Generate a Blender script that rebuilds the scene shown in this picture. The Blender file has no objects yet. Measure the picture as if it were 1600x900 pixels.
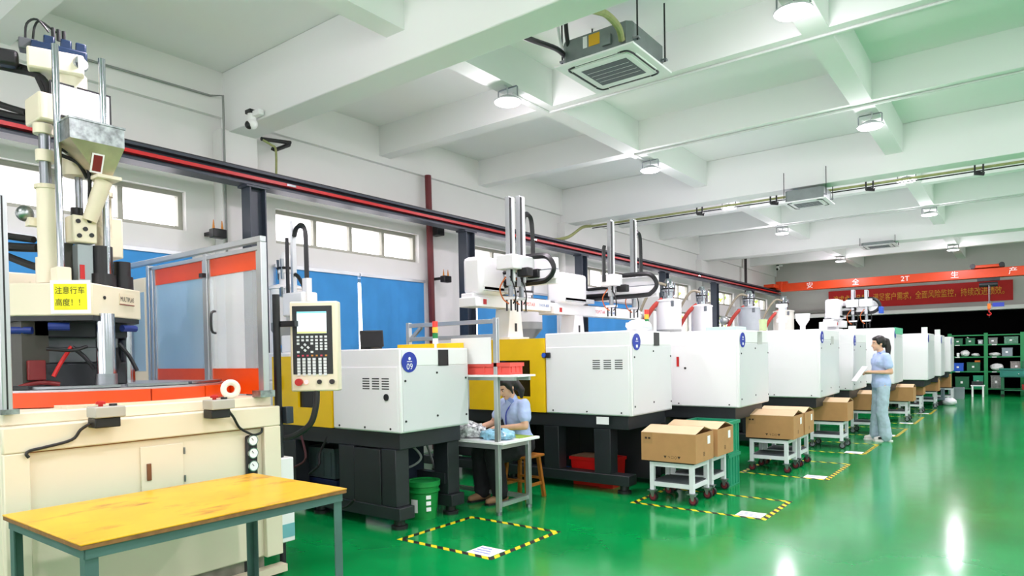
import bpy, math, random
from mathutils import Vector, Matrix
random.seed(7)
SC = bpy.context.scene
COL = SC.collection
PI = math.pi

# ------------------------------------------------------------------ camera
def rotation(yaw, pitch, roll):
    f = Vector((-math.sin(yaw), math.cos(yaw), 0)); r = Vector((math.cos(yaw), math.sin(yaw), 0)); u = Vector((0, 0, 1))
    f2 = f*math.cos(pitch)+u*math.sin(pitch); u2 = -f*math.sin(pitch)+u*math.cos(pitch)
    r3 = r*math.cos(roll)+u2*math.sin(roll); u3 = -r*math.sin(roll)+u2*math.cos(roll)
    return Matrix(((r3.x, u3.x, -f2.x), (r3.y, u3.y, -f2.y), (r3.z, u3.z, -f2.z)))
cam_data = bpy.data.cameras.new('camera'); cam = bpy.data.objects.new('camera', cam_data); COL.objects.link(cam)
cam.matrix_world = Matrix.Translation((0, 0, 1.5)) @ rotation(math.radians(37.104), math.radians(-.921), math.radians(-1.034)).to_4x4()
cam_data.sensor_width = 36; cam_data.lens = 1044.45*36/1600
cam_data.shift_y = (571.5-450)/1600
cam_data.clip_start = .05; cam_data.clip_end = 300
SC.camera = cam

# ------------------------------------------------------------------ world, exposure
world = bpy.data.worlds.new('overcast_sky'); SC.world = world; world.use_nodes = True
bg = world.node_tree.nodes['Background']; bg.inputs[0].default_value = (1, .945, 1, 1); bg.inputs[1].default_value = 4.2
LAMP_POWER = 42.0; LAMP_SPILL = 27.0
SC.view_settings.view_transform = 'Standard'; SC.view_settings.look = 'None'
SC.view_settings.exposure = 0.04; SC.view_settings.gamma = 1.0; SC.view_settings.use_curve_mapping = False

# ------------------------------------------------------------------ materials
def lin(c):
    if isinstance(c, str):
        c = [int(c[i:i+2], 16)/255 for i in (0, 2, 4)]
    return tuple((x/12.92 if x <= .04045 else ((x+.055)/1.055)**2.4) for x in c)+(1,)
MATS = {}
def P(name, col, rough=.5, metal=0., var=.06, scale=6., bump=0., coat=0., emit=0., spec=None, ecol=None):
    if name in MATS: return MATS[name]
    m = bpy.data.materials.new(name); m.use_nodes = True; MATS[name] = m
    nt = m.node_tree; b = nt.nodes['Principled BSDF']
    c = lin(col)
    tc = nt.nodes.new('ShaderNodeTexCoord'); nz = nt.nodes.new('ShaderNodeTexNoise')
    nz.inputs['Scale'].default_value = scale; nz.inputs['Detail'].default_value = 4
    nt.links.new(tc.outputs['Object'], nz.inputs['Vector'])
    rp = nt.nodes.new('ShaderNodeValToRGB')
    rp.color_ramp.elements[0].position = .3; rp.color_ramp.elements[1].position = .7
    rp.color_ramp.elements[0].color = tuple(max(0, x*(1-var)) for x in c[:3])+(1,)
    rp.color_ramp.elements[1].color = tuple(min(1, x*(1+var*.5)) for x in c[:3])+(1,)
    nt.links.new(nz.outputs['Fac'], rp.inputs[0]); nt.links.new(rp.outputs[0], b.inputs['Base Color'])
    b.inputs['Roughness'].default_value = rough; b.inputs['Metallic'].default_value = metal
    if spec is not None: b.inputs['Specular IOR Level'].default_value = spec
    if coat: b.inputs['Coat Weight'].default_value = coat; b.inputs['Coat Roughness'].default_value = .1
    if emit:
        b.inputs['Emission Color'].default_value = lin(ecol or col); b.inputs['Emission Strength'].default_value = emit
    if bump:
        bp = nt.nodes.new('ShaderNodeBump'); bp.inputs['Strength'].default_value = bump; bp.inputs['Distance'].default_value = .01
        nt.links.new(nz.outputs['Fac'], bp.inputs['Height']); nt.links.new(bp.outputs[0], b.inputs['Normal'])
    return m
def glass(name, tint, alpha, rough=.05):
    if name in MATS: return MATS[name]
    m = bpy.data.materials.new(name); m.use_nodes = True; MATS[name] = m
    nt = m.node_tree; nt.nodes.clear()
    out = nt.nodes.new('ShaderNodeOutputMaterial'); mx = nt.nodes.new('ShaderNodeMixShader')
    tr = nt.nodes.new('ShaderNodeBsdfTransparent'); pb = nt.nodes.new('ShaderNodeBsdfPrincipled')
    pb.inputs['Base Color'].default_value = lin(tint); pb.inputs['Roughness'].default_value = rough
    mx.inputs[0].default_value = alpha
    nt.links.new(tr.outputs[0], mx.inputs[1]); nt.links.new(pb.outputs[0], mx.inputs[2]); nt.links.new(mx.outputs[0], out.inputs[0])
    return m
def stripes(name, c1, c2, pitch, rough=.5):
    m = bpy.data.materials.new(name); m.use_nodes = True; MATS[name] = m
    nt = m.node_tree; b = nt.nodes['Principled BSDF']; b.inputs['Roughness'].default_value = rough
    tc = nt.nodes.new('ShaderNodeTexCoord'); sp = nt.nodes.new('ShaderNodeSeparateXYZ'); nt.links.new(tc.outputs['Object'], sp.inputs[0])
    ad = nt.nodes.new('ShaderNodeMath'); ad.operation = 'ADD'; nt.links.new(sp.outputs[0], ad.inputs[0]); nt.links.new(sp.outputs[1], ad.inputs[1])
    dv = nt.nodes.new('ShaderNodeMath'); dv.operation = 'DIVIDE'; nt.links.new(ad.outputs[0], dv.inputs[0]); dv.inputs[1].default_value = pitch
    fr = nt.nodes.new('ShaderNodeMath'); fr.operation = 'FRACT'; nt.links.new(dv.outputs[0], fr.inputs[0])
    gt = nt.nodes.new('ShaderNodeMath'); gt.operation = 'GREATER_THAN'; nt.links.new(fr.outputs[0], gt.inputs[0]); gt.inputs[1].default_value = .5
    mx = nt.nodes.new('ShaderNodeMix'); mx.data_type = 'RGBA'; nt.links.new(gt.outputs[0], mx.inputs['Factor'])
    mx.inputs[6].default_value = lin(c1); mx.inputs[7].default_value = lin(c2); nt.links.new(mx.outputs[2], b.inputs['Base Color'])
    return m

wall_white = P('wall_paint', 'e9e9e6', .75, var=.03, scale=1.2)
ceil_white = P('ceiling_paint', 'edefed', .8, var=.02, scale=.8)
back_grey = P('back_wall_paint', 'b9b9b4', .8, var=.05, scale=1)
black = P('black_plastic', '17181a', .45)
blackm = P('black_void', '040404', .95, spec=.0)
rubber = P('rubber', '141414', .7)
dark = P('machine_frame', '1e2327', .45, var=.12)
dark2 = P('dark_panel', '1d2124', .5)
navy = P('navy_panel', '1c2838', .5)
mwhite = P('machine_white', 'f1f2f2', .35, var=.015, scale=2)
mwhite2 = P('robot_white', 'f3f4f5', .35, var=.01)
mgrey = P('machine_end_grey_shade', 'd9dcde', .38, var=.02, scale=2)  # grey panel tone, darkened to carry the shade on the machine ends
cream = P('press_cream', 'ebe2c8', .42, var=.03, scale=2)
creamd = P('press_cream_dull', 'e2d9bd', .5, var=.06)
yellow = P('door_yellow', 'f8cc00', .4, var=.03)
orange = P('guard_orange', 'e24a06', .35, var=.03)
chrome = P('chrome', 'b3b9bf', .14, 1., var=.05)
steel = P('steel', '9aa0a4', .35, 1., var=.15)
galv = P('galvanised', 'a3abaa', .34, 1., var=.55, scale=22)
alu = P('aluminium', 'c4c8ca', .35, .8, var=.05)
greyp = P('grey_plastic', 'b7b6ac', .5)
bluecurt = P('blind_blue_daylit', '3d93d6', .8, var=.08, scale=3)  # lightened blue stands in for daylight through the cloth
crane_red = P('crane_orange', 'd6420a', .4, var=.05)
banner_red = P('banner_red', 'b51210', .7, var=.06)
gold = P('banner_gold', 'e0a02c', .6)
runway_grey = P('runway_slate', '313b47', .45, var=.1)
conduct_red = P('conductor_red', 'c4120f', .4)
carton = P('carton', 'b78a58', .8, var=.07, scale=9)
carton_in = P('carton_inner', 'd9bd97', .85, var=.05)
cartw = P('trolley_white', 'e6ebee', .4)
red = P('red_plastic', 'c41410', .4)
redtray = P('red_tray', 'e0564b', .45)
blue = P('blue_plastic', '1f57c4', .4)
bluedk = P('blue_crate', '1b3f86', .45)
teal = P('green_crate', '16916a', .45)
bucketg = P('bucket_green', '128a3c', .4)
greensh = P('rack_green', '10864a', .45, var=.06)
green_dk = P('dark_green', '14633f', .5)
wood = P('stool_wood', 'a5651f', .5, var=.3, scale=14)
benchtop = P('bench_yellow', 'eeb31c', .36, var=.16, scale=2.6)
ply = P('ply_edge', '8a6034', .7, var=.3, scale=30)
benchleg = P('bench_green_grey', '4c6d66', .5, var=.15)
paper = P('paper_white', 'f6f6f6', .7, var=.01)
signyel = P('sign_yellow', 'f3ea08', .6, var=.02)
ink = P('ink_black', '202020', .7)
bluebadge = P('badge_blue', '1535a8', .35)
skin = P('skin', 'dfb193', .55, var=.05, scale=20)
hairm = P('hair_black', '17120f', .45, var=.2, scale=60)
shirt = P('shirt_blue', 'b4c8ee', .85, var=.06, scale=9)
denim = P('denim_light', 'b2c9d6', .85, var=.14, scale=16)
trouser_blk = P('trouser_black', '15161a', .9)
shoe = P('shoe_white', 'e8e4de', .6)
insul = P('insulation_olive', '9aa06a', .8, var=.15, scale=20)
pipe_red = P('pipe_maroon', '6b2226', .5, var=.15)
screen_m = P('screen_glow', 'dff1f3', .3, emit=.9)
lens_m = P('lamp_lens', 'ffffff', .4, emit=9.0)
sky_blue_film = P('film_blue', 'a9c7da', .3)

# floor: green epoxy
def floor_mat():
    m = bpy.data.materials.new('green_epoxy'); m.use_nodes = True; nt = m.node_tree; b = nt.nodes['Principled BSDF']
    tc = nt.nodes.new('ShaderNodeTexCoord'); nz = nt.nodes.new('ShaderNodeTexNoise'); nz.inputs['Scale'].default_value = 1.3; nz.inputs['Detail'].default_value = 7
    nt.links.new(tc.outputs['Object'], nz.inputs['Vector'])
    rp = nt.nodes.new('ShaderNodeValToRGB'); rp.color_ramp.elements[0].position = .3; rp.color_ramp.elements[1].position = .75
    rp.color_ramp.elements[0].color = lin('03803c'); rp.color_ramp.elements[1].color = lin('07984b')
    nt.links.new(nz.outputs['Fac'], rp.inputs[0]); nt.links.new(rp.outputs[0], b.inputs['Base Color'])
    n2 = nt.nodes.new('ShaderNodeTexNoise'); n2.inputs['Scale'].default_value = 9; n2.inputs['Detail'].default_value = 6; nt.links.new(tc.outputs['Object'], n2.inputs['Vector'])
    mr = nt.nodes.new('ShaderNodeMapRange'); mr.inputs[3].default_value = .10; mr.inputs[4].default_value = .19; nt.links.new(n2.outputs['Fac'], mr.inputs[0]); nt.links.new(mr.outputs[0], b.inputs['Roughness'])
    n3 = nt.nodes.new('ShaderNodeTexNoise'); n3.inputs['Scale'].default_value = 3.; n3.inputs['Detail'].default_value = 2; nt.links.new(tc.outputs['Object'], n3.inputs['Vector'])
    bp = nt.nodes.new('ShaderNodeBump'); bp.inputs['Strength'].default_value = .12; bp.inputs['Distance'].default_value = .004
    nt.links.new(n3.outputs['Fac'], bp.inputs['Height']); nt.links.new(bp.outputs[0], b.inputs['Normal'])
    b.inputs['Specular IOR Level'].default_value = .5
    return m
floor_green = floor_mat()
def worn(m, stain, scale, lo, hi):
    # darker scuffs with a shape of their own over an existing procedural colour
    nt = m.node_tree; b = nt.nodes['Principled BSDF']; src = b.inputs['Base Color'].links[0].from_socket
    tc = nt.nodes.new('ShaderNodeTexCoord'); mp = nt.nodes.new('ShaderNodeMapping'); mp.inputs['Scale'].default_value = (2.2, .8, 1)
    nz = nt.nodes.new('ShaderNodeTexNoise'); nz.inputs['Scale'].default_value = scale; nz.inputs['Detail'].default_value = 8; nz.inputs['Roughness'].default_value = .65
    nt.links.new(tc.outputs['Object'], mp.inputs[0]); nt.links.new(mp.outputs[0], nz.inputs['Vector'])
    mr = nt.nodes.new('ShaderNodeMapRange'); mr.inputs[1].default_value = lo; mr.inputs[2].default_value = hi; nt.links.new(nz.outputs['Fac'], mr.inputs[0])
    mx = nt.nodes.new('ShaderNodeMix'); mx.data_type = 'RGBA'; nt.links.new(mr.outputs[0], mx.inputs['Factor']); nt.links.new(src, mx.inputs[6]); mx.inputs[7].default_value = lin(stain)
    nt.links.new(mx.outputs[2], b.inputs['Base Color'])
worn(benchtop, '9a651a', 3.6, .54, .70); worn(P('press_cream_dull', 'e2d9bd'), '7d755c', 5., .58, .72)
hazard = stripes('hazard_tape', 'e8d21a', '16170f', .13)

# ------------------------------------------------------------------ mesh helpers
ORG = {}
def V(*a): return Vector(a)
class MB:
    def __init__(s): s.v = []; s.f = []
    def _add(s, vs, fs):
        o = len(s.v); s.v += [Vector(p) for p in vs]; s.f += [tuple(i+o for i in f) for f in fs]; return s
    def box(s, x0, x1, y0, y1, z0, z1):
        return s._add([(x0,y0,z0),(x1,y0,z0),(x1,y1,z0),(x0,y1,z0),(x0,y0,z1),(x1,y0,z1),(x1,y1,z1),(x0,y1,z1)],
                      [(0,3,2,1),(4,5,6,7),(0,1,5,4),(1,2,6,5),(2,3,7,6),(3,0,4,7)])
    def obox(s, c, size, right=(1,0,0), up=(0,0,1)):
        r = Vector(right).normalized(); u = Vector(up).normalized(); n = r.cross(u).normalized(); u = n.cross(r)
        c = Vector(c); a, b, d = size[0]/2, size[1]/2, size[2]/2
        vs = [c+r*(i*a)+n*(j*b)+u*(k*d) for k in (-1,1) for i, j in ((-1,-1),(1,-1),(1,1),(-1,1))]
        return s._add(vs, [(0,3,2,1),(4,5,6,7),(0,1,5,4),(1,2,6,5),(2,3,7,6),(3,0,4,7)])
    def bar(s, p0, p1, w, h=None):
        p0 = Vector(p0); p1 = Vector(p1); h = h or w; d = p1-p0
        ref = Vector((0,0,1)) if abs(d.normalized().z) < .95 else Vector((0,1,0))
        n = d.cross(ref).normalized(); u = n.cross(d).normalized()
        vs = []
        for p in (p0, p1):
            for i, j in ((-1,-1),(1,-1),(1,1),(-1,1)): vs.append(p+n*(i*w/2)+u*(j*h/2))
        return s._add(vs, [(0,1,2,3),(7,6,5,4),(0,4,5,1),(1,5,6,2),(2,6,7,3),(3,7,4,0)])
    def cyl(s, p0, p1, r0, r1=None, n=16, caps=True):
        p0 = Vector(p0); p1 = Vector(p1); r1 = r0 if r1 is None else r1; d = (p1-p0).normalized()
        ref = Vector((0,0,1)) if abs(d.z) < .95 else Vector((1,0,0))
        a = d.cross(ref).normalized(); b = d.cross(a)
        vs = [p+(a*math.cos(2*PI*i/n)+b*math.sin(2*PI*i/n))*r for p, r in ((p0,r0),(p1,r1)) for i in range(n)]
        fs = [(i,(i+1)%n,n+(i+1)%n,n+i) for i in range(n)]
        if caps: fs += [tuple(range(n-1,-1,-1)), tuple(range(n,2*n))]
        return s._add(vs, fs)
    def lathe(s, c, prof, n=20, axis=(0,0,1), cap=True):
        c = Vector(c); d = Vector(axis).normalized(); ref = Vector((0,0,1)) if abs(d.z) < .95 else Vector((1,0,0))
        a = d.cross(ref).normalized(); b = d.cross(a)
        vs = [c+d*z+(a*math.cos(2*PI*i/n)+b*math.sin(2*PI*i/n))*r for r, z in prof for i in range(n)]
        fs = [(k*n+i,k*n+(i+1)%n,(k+1)*n+(i+1)%n,(k+1)*n+i) for k in range(len(prof)-1) for i in range(n)]
        if cap: fs += [tuple(range(n-1,-1,-1)), tuple(range((len(prof)-1)*n, len(prof)*n))]
        return s._add(vs, fs)
    def tube(s, pts, r, n=8, sub=5, rr=None):
        P0 = [Vector(p) for p in pts]
        if sub > 1 and len(P0) > 2:
            Q = []
            for i in range(len(P0)-1):
                a = P0[max(i-1,0)]; b = P0[i]; c = P0[i+1]; d = P0[min(i+2,len(P0)-1)]
                for k in range(sub):
                    t = k/sub; Q.append(.5*((2*b)+(-a+c)*t+(2*a-5*b+4*c-d)*t*t+(-a+3*b-3*c+d)*t**3))
            Q.append(P0[-1])
        else: Q = P0
        m = len(Q); vs = []; a = None
        for i, p in enumerate(Q):
            d = (Q[min(i+1,m-1)]-Q[max(i-1,0)]).normalized()
            if a is None:
                ref = Vector((0,0,1)) if abs(d.z) < .9 else Vector((1,0,0)); a = d.cross(ref).normalized()
            else:
                a = (a-d*a.dot(d)).normalized()
            b = d.cross(a); R = r if rr is None else rr(i/(m-1))
            vs += [p+(a*math.cos(2*PI*j/n)+b*math.sin(2*PI*j/n))*R for j in range(n)]
        fs = [(k*n+j,k*n+(j+1)%n,(k+1)*n+(j+1)%n,(k+1)*n+j) for k in range(m-1) for j in range(n)]
        fs += [tuple(range(n-1,-1,-1)), tuple(range((m-1)*n, m*n))]
        return s._add(vs, fs)
    def prism(s, poly, z0, z1, fn=None):
        # poly in (x,y), extruded z0..z1; fn maps (x,y,z)->world
        n = len(poly); fn = fn or (lambda x, y, z: (x, y, z))
        vs = [fn(x,y,z0) for x, y in poly]+[fn(x,y,z1) for x, y in poly]
        fs = [tuple(range(n-1,-1,-1)), tuple(range(n,2*n))]+[(i,(i+1)%n,n+(i+1)%n,n+i) for i in range(n)]
        return s._add(vs, fs)
    def ring(s, c, R0, R1, z0, z1, n=40, a0=0, a1=2*PI):
        c = Vector(c); full = abs(a1-a0-2*PI) < 1e-6; k = n if full else n+1
        vs = []
        for i in range(k):
            t = a0+(a1-a0)*i/n; e = Vector((math.cos(t), math.sin(t), 0))
            vs += [c+e*R0+V(0,0,z0), c+e*R1+V(0,0,z0), c+e*R1+V(0,0,z1), c+e*R0+V(0,0,z1)]
        fs = []
        for i in range(n):
            a = 4*i; b = 4*((i+1)%k)
            fs += [(a+j, a+(j+1)%4, b+(j+1)%4, b+j) for j in range(4)]
        if not full: fs += [(0,3,2,1), (4*n,4*n+1,4*n+2,4*n+3)]
        return s._add(vs, fs)
    def torus(s, c, R, r, axis=(1,0,0), n=28, m=10):
        d = Vector(axis).normalized(); ref = Vector((0,0,1)) if abs(d.z) < .95 else Vector((1,0,0)); a = d.cross(ref).normalized(); b = d.cross(a); c = Vector(c)
        vs = []
        for i in range(n):
            e = a*math.cos(2*PI*i/n)+b*math.sin(2*PI*i/n)
            for j in range(m):
                vs.append(c+e*(R+r*math.cos(2*PI*j/m))+d*(r*math.sin(2*PI*j/m)))
        return s._add(vs, [(i*m+j,((i+1)%n)*m+j,((i+1)%n)*m+(j+1)%m,i*m+(j+1)%m) for i in range(n) for j in range(m)])
    def ball(s, c, r, n=14, m=10, sc=(1,1,1), rot=None):
        c = Vector(c); vs = []; fs = []
        for i in range(m+1):
            t = PI*i/m
            for j in range(n):
                q = Vector((r*sc[0]*math.sin(t)*math.cos(2*PI*j/n), r*sc[1]*math.sin(t)*math.sin(2*PI*j/n), r*sc[2]*math.cos(t)))
                if rot: q = rot @ q
                vs.append(c+q)
        for i in range(m):
            for j in range(n): fs.append((i*n+j,(i+1)*n+j,(i+1)*n+(j+1)%n,i*n+(j+1)%n))
        return s._add(vs, fs)
    def quad(s, *pts): return s._add(pts, [tuple(range(len(pts)))])
    def build(s, name, mat, parent=None, bevel=0, smooth=True, angle=.6, seg=2):
        o0 = ORG.get(parent.name, Vector((0,0,0))) if parent is not None else Vector((0,0,0))
        me = bpy.data.meshes.new(name); me.from_pydata([tuple(p-o0) for p in s.v], [], s.f); me.validate()
        import bmesh
        bm = bmesh.new(); bm.from_mesh(me); bmesh.ops.recalc_face_normals(bm, faces=bm.faces); bm.to_mesh(me); bm.free()
        if smooth:
            me.polygons.foreach_set('use_smooth', [True]*len(me.polygons)); me.set_sharp_from_angle(angle=angle)
        me.materials.append(mat)
        o = bpy.data.objects.new(name, me); COL.objects.link(o)
        if parent is not None:
            o.parent = parent; ORG[o.name] = o0
        else: ORG[o.name] = Vector((0,0,0))
        if bevel:
            b = o.modifiers.new('bevel', 'BEVEL'); b.width = bevel; b.segments = seg; b.limit_method = 'ANGLE'; b.angle_limit = .7
        return o
def B(name, mat, parent, x0, x1, y0, y1, z0, z1, bevel=0):
    return MB().box(min(x0,x1), max(x0,x1), min(y0,y1), max(y0,y1), min(z0,z1), max(z0,z1)).build(name, mat, parent, bevel)
def tag(o, label, cat, group=None):
    o['label'] = label; o['category'] = cat
    if group: o['group'] = group
    return o
def thing(name, label, cat, loc, group=None, local=False, rotz=0):
    o = bpy.data.objects.new(name, None); COL.objects.link(o); o.location = loc; o.rotation_euler = (0,0,rotz); o.empty_display_size = .1
    ORG[o.name] = Vector((0,0,0)) if local else Vector(loc)
    return tag(o, label, cat, group)
def struct(o): o['kind'] = 'structure'; return o
def stuff(o): o['kind'] = 'stuff'; return o
def copy_tree(o, parent=None):
    c = o.copy(); COL.objects.link(c); ORG[c.name] = ORG.get(o.name, Vector((0,0,0)))
    if parent is not None: c.parent = parent
    for ch in list(o.children): copy_tree(ch, c)
    return c
def dup(root, loc, label, rotz=None, group=None):
    c = copy_tree(root); c.location = loc; c['label'] = label
    if rotz is not None: c.rotation_euler = (0,0,rotz)
    if group: c['group'] = group
    return c
_tc = bpy.data.curves.new('text_source', 'FONT'); _to = bpy.data.objects.new('text_source', _tc)
def text(name, body, size, mat, origin, right, up, parent, thick=.0015, space=1.0, align='CENTER', sx=1.0):
    COL.objects.link(_to)
    _tc.body = body; _tc.size = size; _tc.align_x = align; _tc.align_y = 'CENTER'; _tc.space_character = space; _tc.resolution_u = 3
    dg = bpy.context.evaluated_depsgraph_get(); dg.update()
    src = bpy.data.meshes.new_from_object(_to.evaluated_get(dg))
    COL.objects.unlink(_to)
    r = Vector(right).normalized(); u = Vector(up).normalized(); n = r.cross(u); o = Vector(origin)
    mb = MB(); mb.v = [o+r*(v.co.x*sx)+u*v.co.y+n*thick for v in src.vertices]; mb.f = [tuple(p.vertices) for p in src.polygons]
    ob = mb.build(name, mat, parent, smooth=False)
    bpy.data.meshes.remove(src)
    return ob

# ------------------------------------------------------------------ setting
XL, XR, YN, YB = -7.38, 7.4, -5.0, 26.5
ZS, ZM, ZX, ZE = 4.82, 4.12, 4.40, 4.30      # slab, main beam, cross beam, edge beam undersides
struct(B('floor', floor_green, None, XL-.3, XR+.3, YN-.3, YB+.3, -.12, 0))
ceiling = struct(B('ceiling', ceil_white, None, XL-.3, XR+.3, YN-.3, YB+.3, ZS, ZS+.15))
MAIN_Y = [-3.02, 4.22, 11.46, 18.72]
for y in MAIN_Y: B('main_beam', ceil_white, ceiling, XL, XR, y, y+.34, ZM, ZS, .01)
LX = [-4.55, -1.57, 1.42, 4.4]
cross_y = []
for y in MAIN_Y: cross_y += [y+2.37, y+(4.60 if y > 0 else 4.98)]
cross_y = [y for y in cross_y if y < 26]
for y in cross_y: B('cross_beam', ceil_white, ceiling, XL, XR, y, y+.21, ZX, ZS)
spans = [(YN, MAIN_Y[0])]+[(a+.34, b) for a, b in zip(MAIN_Y, MAIN_Y[1:]+[YB])]
for x in LX:
    for a, b in spans: B('longitudinal_beam', ceil_white, ceiling, x, x+.23, a, b, ZX-.002, ZS)
def wall_x(name, x0, x1, holes, z1=ZS, mat=wall_white):
    # wall slab parallel to Y with rectangular holes (y0,y1,z0,z1)
    ys = sorted({YN-.3, YB+.3, *[h[0] for h in holes], *[h[1] for h in holes]}); zs = sorted({0, z1, *[h[2] for h in holes], *[h[3] for h in holes]})
    def solid(i, k):
        if i < 0 or k < 0 or i >= len(ys)-1 or k >= len(zs)-1: return False
        cy = (ys[i]+ys[i+1])/2; cz = (zs[k]+zs[k+1])/2
        return not any(h[0] < cy < h[1] and h[2] < cz < h[3] for h in holes)
    mb = MB()
    for i in range(len(ys)-1):
        for k in range(len(zs)-1):
            if not solid(i, k): continue
            a, b, c, d = ys[i], ys[i+1], zs[k], zs[k+1]
            for x in (x0, x1): mb.quad((x,a,c),(x,b,c),(x,b,d),(x,a,d))
            if not solid(i-1,k): mb.quad((x0,a,c),(x1,a,c),(x1,a,d),(x0,a,d))
            if not solid(i+1,k): mb.quad((x0,b,c),(x1,b,c),(x1,b,d),(x0,b,d))
            if not solid(i,k-1): mb.quad((x0,a,c),(x1,a,c),(x1,b,c),(x0,b,c))
            if not solid(i,k+1): mb.quad((x0,a,d),(x1,a,d),(x1,b,d),(x0,b,d))
    o = mb.build(name, mat, None, smooth=False)
    import bmesh
    bm = bmesh.new(); bm.from_mesh(o.data); bmesh.ops.remove_doubles(bm, verts=bm.verts, dist=1e-5); bmesh.ops.recalc_face_normals(bm, faces=bm.faces); bm.to_mesh(o.data); bm.free()
    return struct(o)
WIN = [(-2.3, .2), (1.3, 3.79), (4.92, 7.42), (8.72, 11.22), (12.1, 14.6), (15.78, 18.2), (19.4, 21.86), (23.0, 25.5)]
WZ = (2.95, 3.385)
LZ = (1.25, 2.62)
holes = [(a, b, *WZ) for a, b in WIN]+[(a, b, *LZ) for a, b in WIN]
wall_left = wall_x('wall_left', XL-.24, XL, holes)
for y in MAIN_Y: B('pilaster', wall_white, wall_left, XL, -7.2, y-.1, y+.36, 0, ZM+.02, .008)
for a, b in spans: B('edge_beam', wall_white, wall_left, XL, XL+.07, a, b, ZE, ZS)
RW = [(-1.5, 3.0), (5.5, 10.0), (12.8, 17.2), (20., 24.5)]
wall_right = wall_x('wall_right', XR, XR+.24, [(a, b, 2.3, 3.5) for a, b in RW])
FILL_WIN = [(-6.6,-3.6),(-2.9,.1),(.8,3.8),(4.2,7.0)]  # unseen windows, added for daylight from behind the camera
cuts = [XL-.3]+[c for ab in FILL_WIN for c in ab]+[XR+.3]
struct(B('wall_front', wall_white, None, XL-.3, XR+.3, YN-.24, YN, 0, 1.1))
struct(B('wall_front', wall_white, None, XL-.3, XR+.3, YN-.24, YN, 3.5, ZS))
for i in range(0, len(cuts), 2): struct(B('wall_front', wall_white, None, cuts[i], cuts[i+1], YN-.24, YN, 1.1, 3.5))
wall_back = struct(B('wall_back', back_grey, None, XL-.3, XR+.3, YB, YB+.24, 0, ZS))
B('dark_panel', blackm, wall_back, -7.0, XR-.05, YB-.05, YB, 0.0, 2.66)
struct(B('trim_1', wall_white, None, XL, XR, YB-.28, YB-.051, 2.67, 2.80, .01))
winframe = P('window_frame', 'a2a396', .45, .3)
pane_m = glass('window_glass', 'ffffff', .06, .02)
WN = [0]
def window(a, b, z0, z1, n, xf=XL-.12, low=False):
    WN[0] += 1
    w = bpy.data.objects.new('window_%d' % WN[0], None); COL.objects.link(w); w.location = (xf, (a+b)/2, z0); ORG[w.name] = Vector(w.location); struct(w)
    t = .05
    mb = MB(); 
    for y0, y1, c0, c1 in ((a, b, z0, z0+t), (a, b, z1-t, z1), (a, a+t, z0+t, z1-t), (b-t, b, z0+t, z1-t)): mb.box(xf-.04, xf+.04, y0, y1, c0, c1)
    mb.build('outer_frame', winframe, w)
    for i in range(n):
        y0 = a+t+(b-a-2*t)*i/n; y1 = a+t+(b-a-2*t)*(i+1)/n
        B('pane', pane_m, w, xf-.004, xf+.004, y0+.02, y1-.02, z0+t, z1-t)
        if i: B('mullion', winframe, w, xf-.03, xf+.03, y0-.025, y0+.025, z0+t, z1-t)
    return w
for a, b in WIN: window(a, b, *WZ, 4)
for a, b in WIN: window(a, b, *LZ, 3)
for a, b in RW: window(a, b, 2.3, 3.5, 4, xf=XR+.12)
for a, b in FILL_WIN:
    w_ = window(-(b-a)/2, (b-a)/2, 1.1, 3.5, 4, xf=0)
    w_.location = ((a+b)/2, YN-.12, 1.1); w_.rotation_euler = (0,0,PI/2)
# ------------------------------------------------------------------ ceiling lamps
lamp_grey = P('lamp_housing', 'c4c8ca', .4, .2)
def make_lamp(loc, label):
    t = thing('ceiling_light', label, 'light', loc, 'round LED ceiling lights', local=True)
    MB().lathe((0,0,-.02), [(.10,0),(.150,.0),(.152,.012),(.12,.03),(.07,.06)], 28).build('housing', lamp_grey, t)
    MB().lathe((0,0,-.036), [(.06,0),(.132,.004),(.140,.017)], 28).build('lens', lens_m, t)
    mb = MB(); mb.tube([(-.13,0,.02),(-.13,0,.118),(-.12,0,.128),(.12,0,.128),(.13,0,.118),(.13,0,.02)],.008,6,1)
    mb.build('bracket', steel, t)
    MB().tube([(0,0,.05),(.03,-.06,.12),(0,-.12,.155)], .008, 6).build('cable', lamp_grey, t)
    return t
def lamp_light(t):
    d = bpy.data.lights.new('lamp_glow', 'AREA'); d.shape = 'DISK'; d.size = .24; d.energy = LAMP_POWER; d.color = (1, .875, .985); d.spread = math.radians(175)
    o = bpy.data.objects.new('lamp_glow', d); COL.objects.link(o); o.parent = t; o.location = (0,0,-.045)
    d = bpy.data.lights.new('lamp_spill', 'POINT'); d.shadow_soft_size = .1; d.energy = LAMP_SPILL; d.color = (1, .875, .985)
    o = bpy.data.objects.new('lamp_spill', d); COL.objects.link(o); o.parent = t; o.location = (0,0,-.15)
LZP = 4.265
seen = {(-4.4,5.83): 'ceiling light hanging nearest the crane runway, beside the near air conditioner', (-1.44,5.78): 'ceiling light at the top edge, right of the near air conditioner',
        (-4.4,9.36): 'ceiling light between the two near cross beams, left row', (-1.44,9.34): 'ceiling light hanging lowest in the right row before the pipe run',
        (-4.4,12.8): 'ceiling light just behind the pipe run, left of the middle air conditioner', (-1.44,12.75): 'ceiling light half hidden above the pipe run, right row',
        (-4.4,16.45): 'ceiling light beyond the middle air conditioner, left row', (-1.44,16.3): 'ceiling light beyond the pipe run in the right row',
        (-4.4,22.95): 'farthest left ceiling light, above the red bridge crane', (-1.44,22.7): 'farthest right ceiling light, above the crane trolley'}
first = None
def put_lamp(x, y, label):
    global first
    if first is None: first = make_lamp((x, y, LZP), label); t = first
    else: t = dup(first, (x, y, LZP), label)
    return t
LAMPS = []
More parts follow.
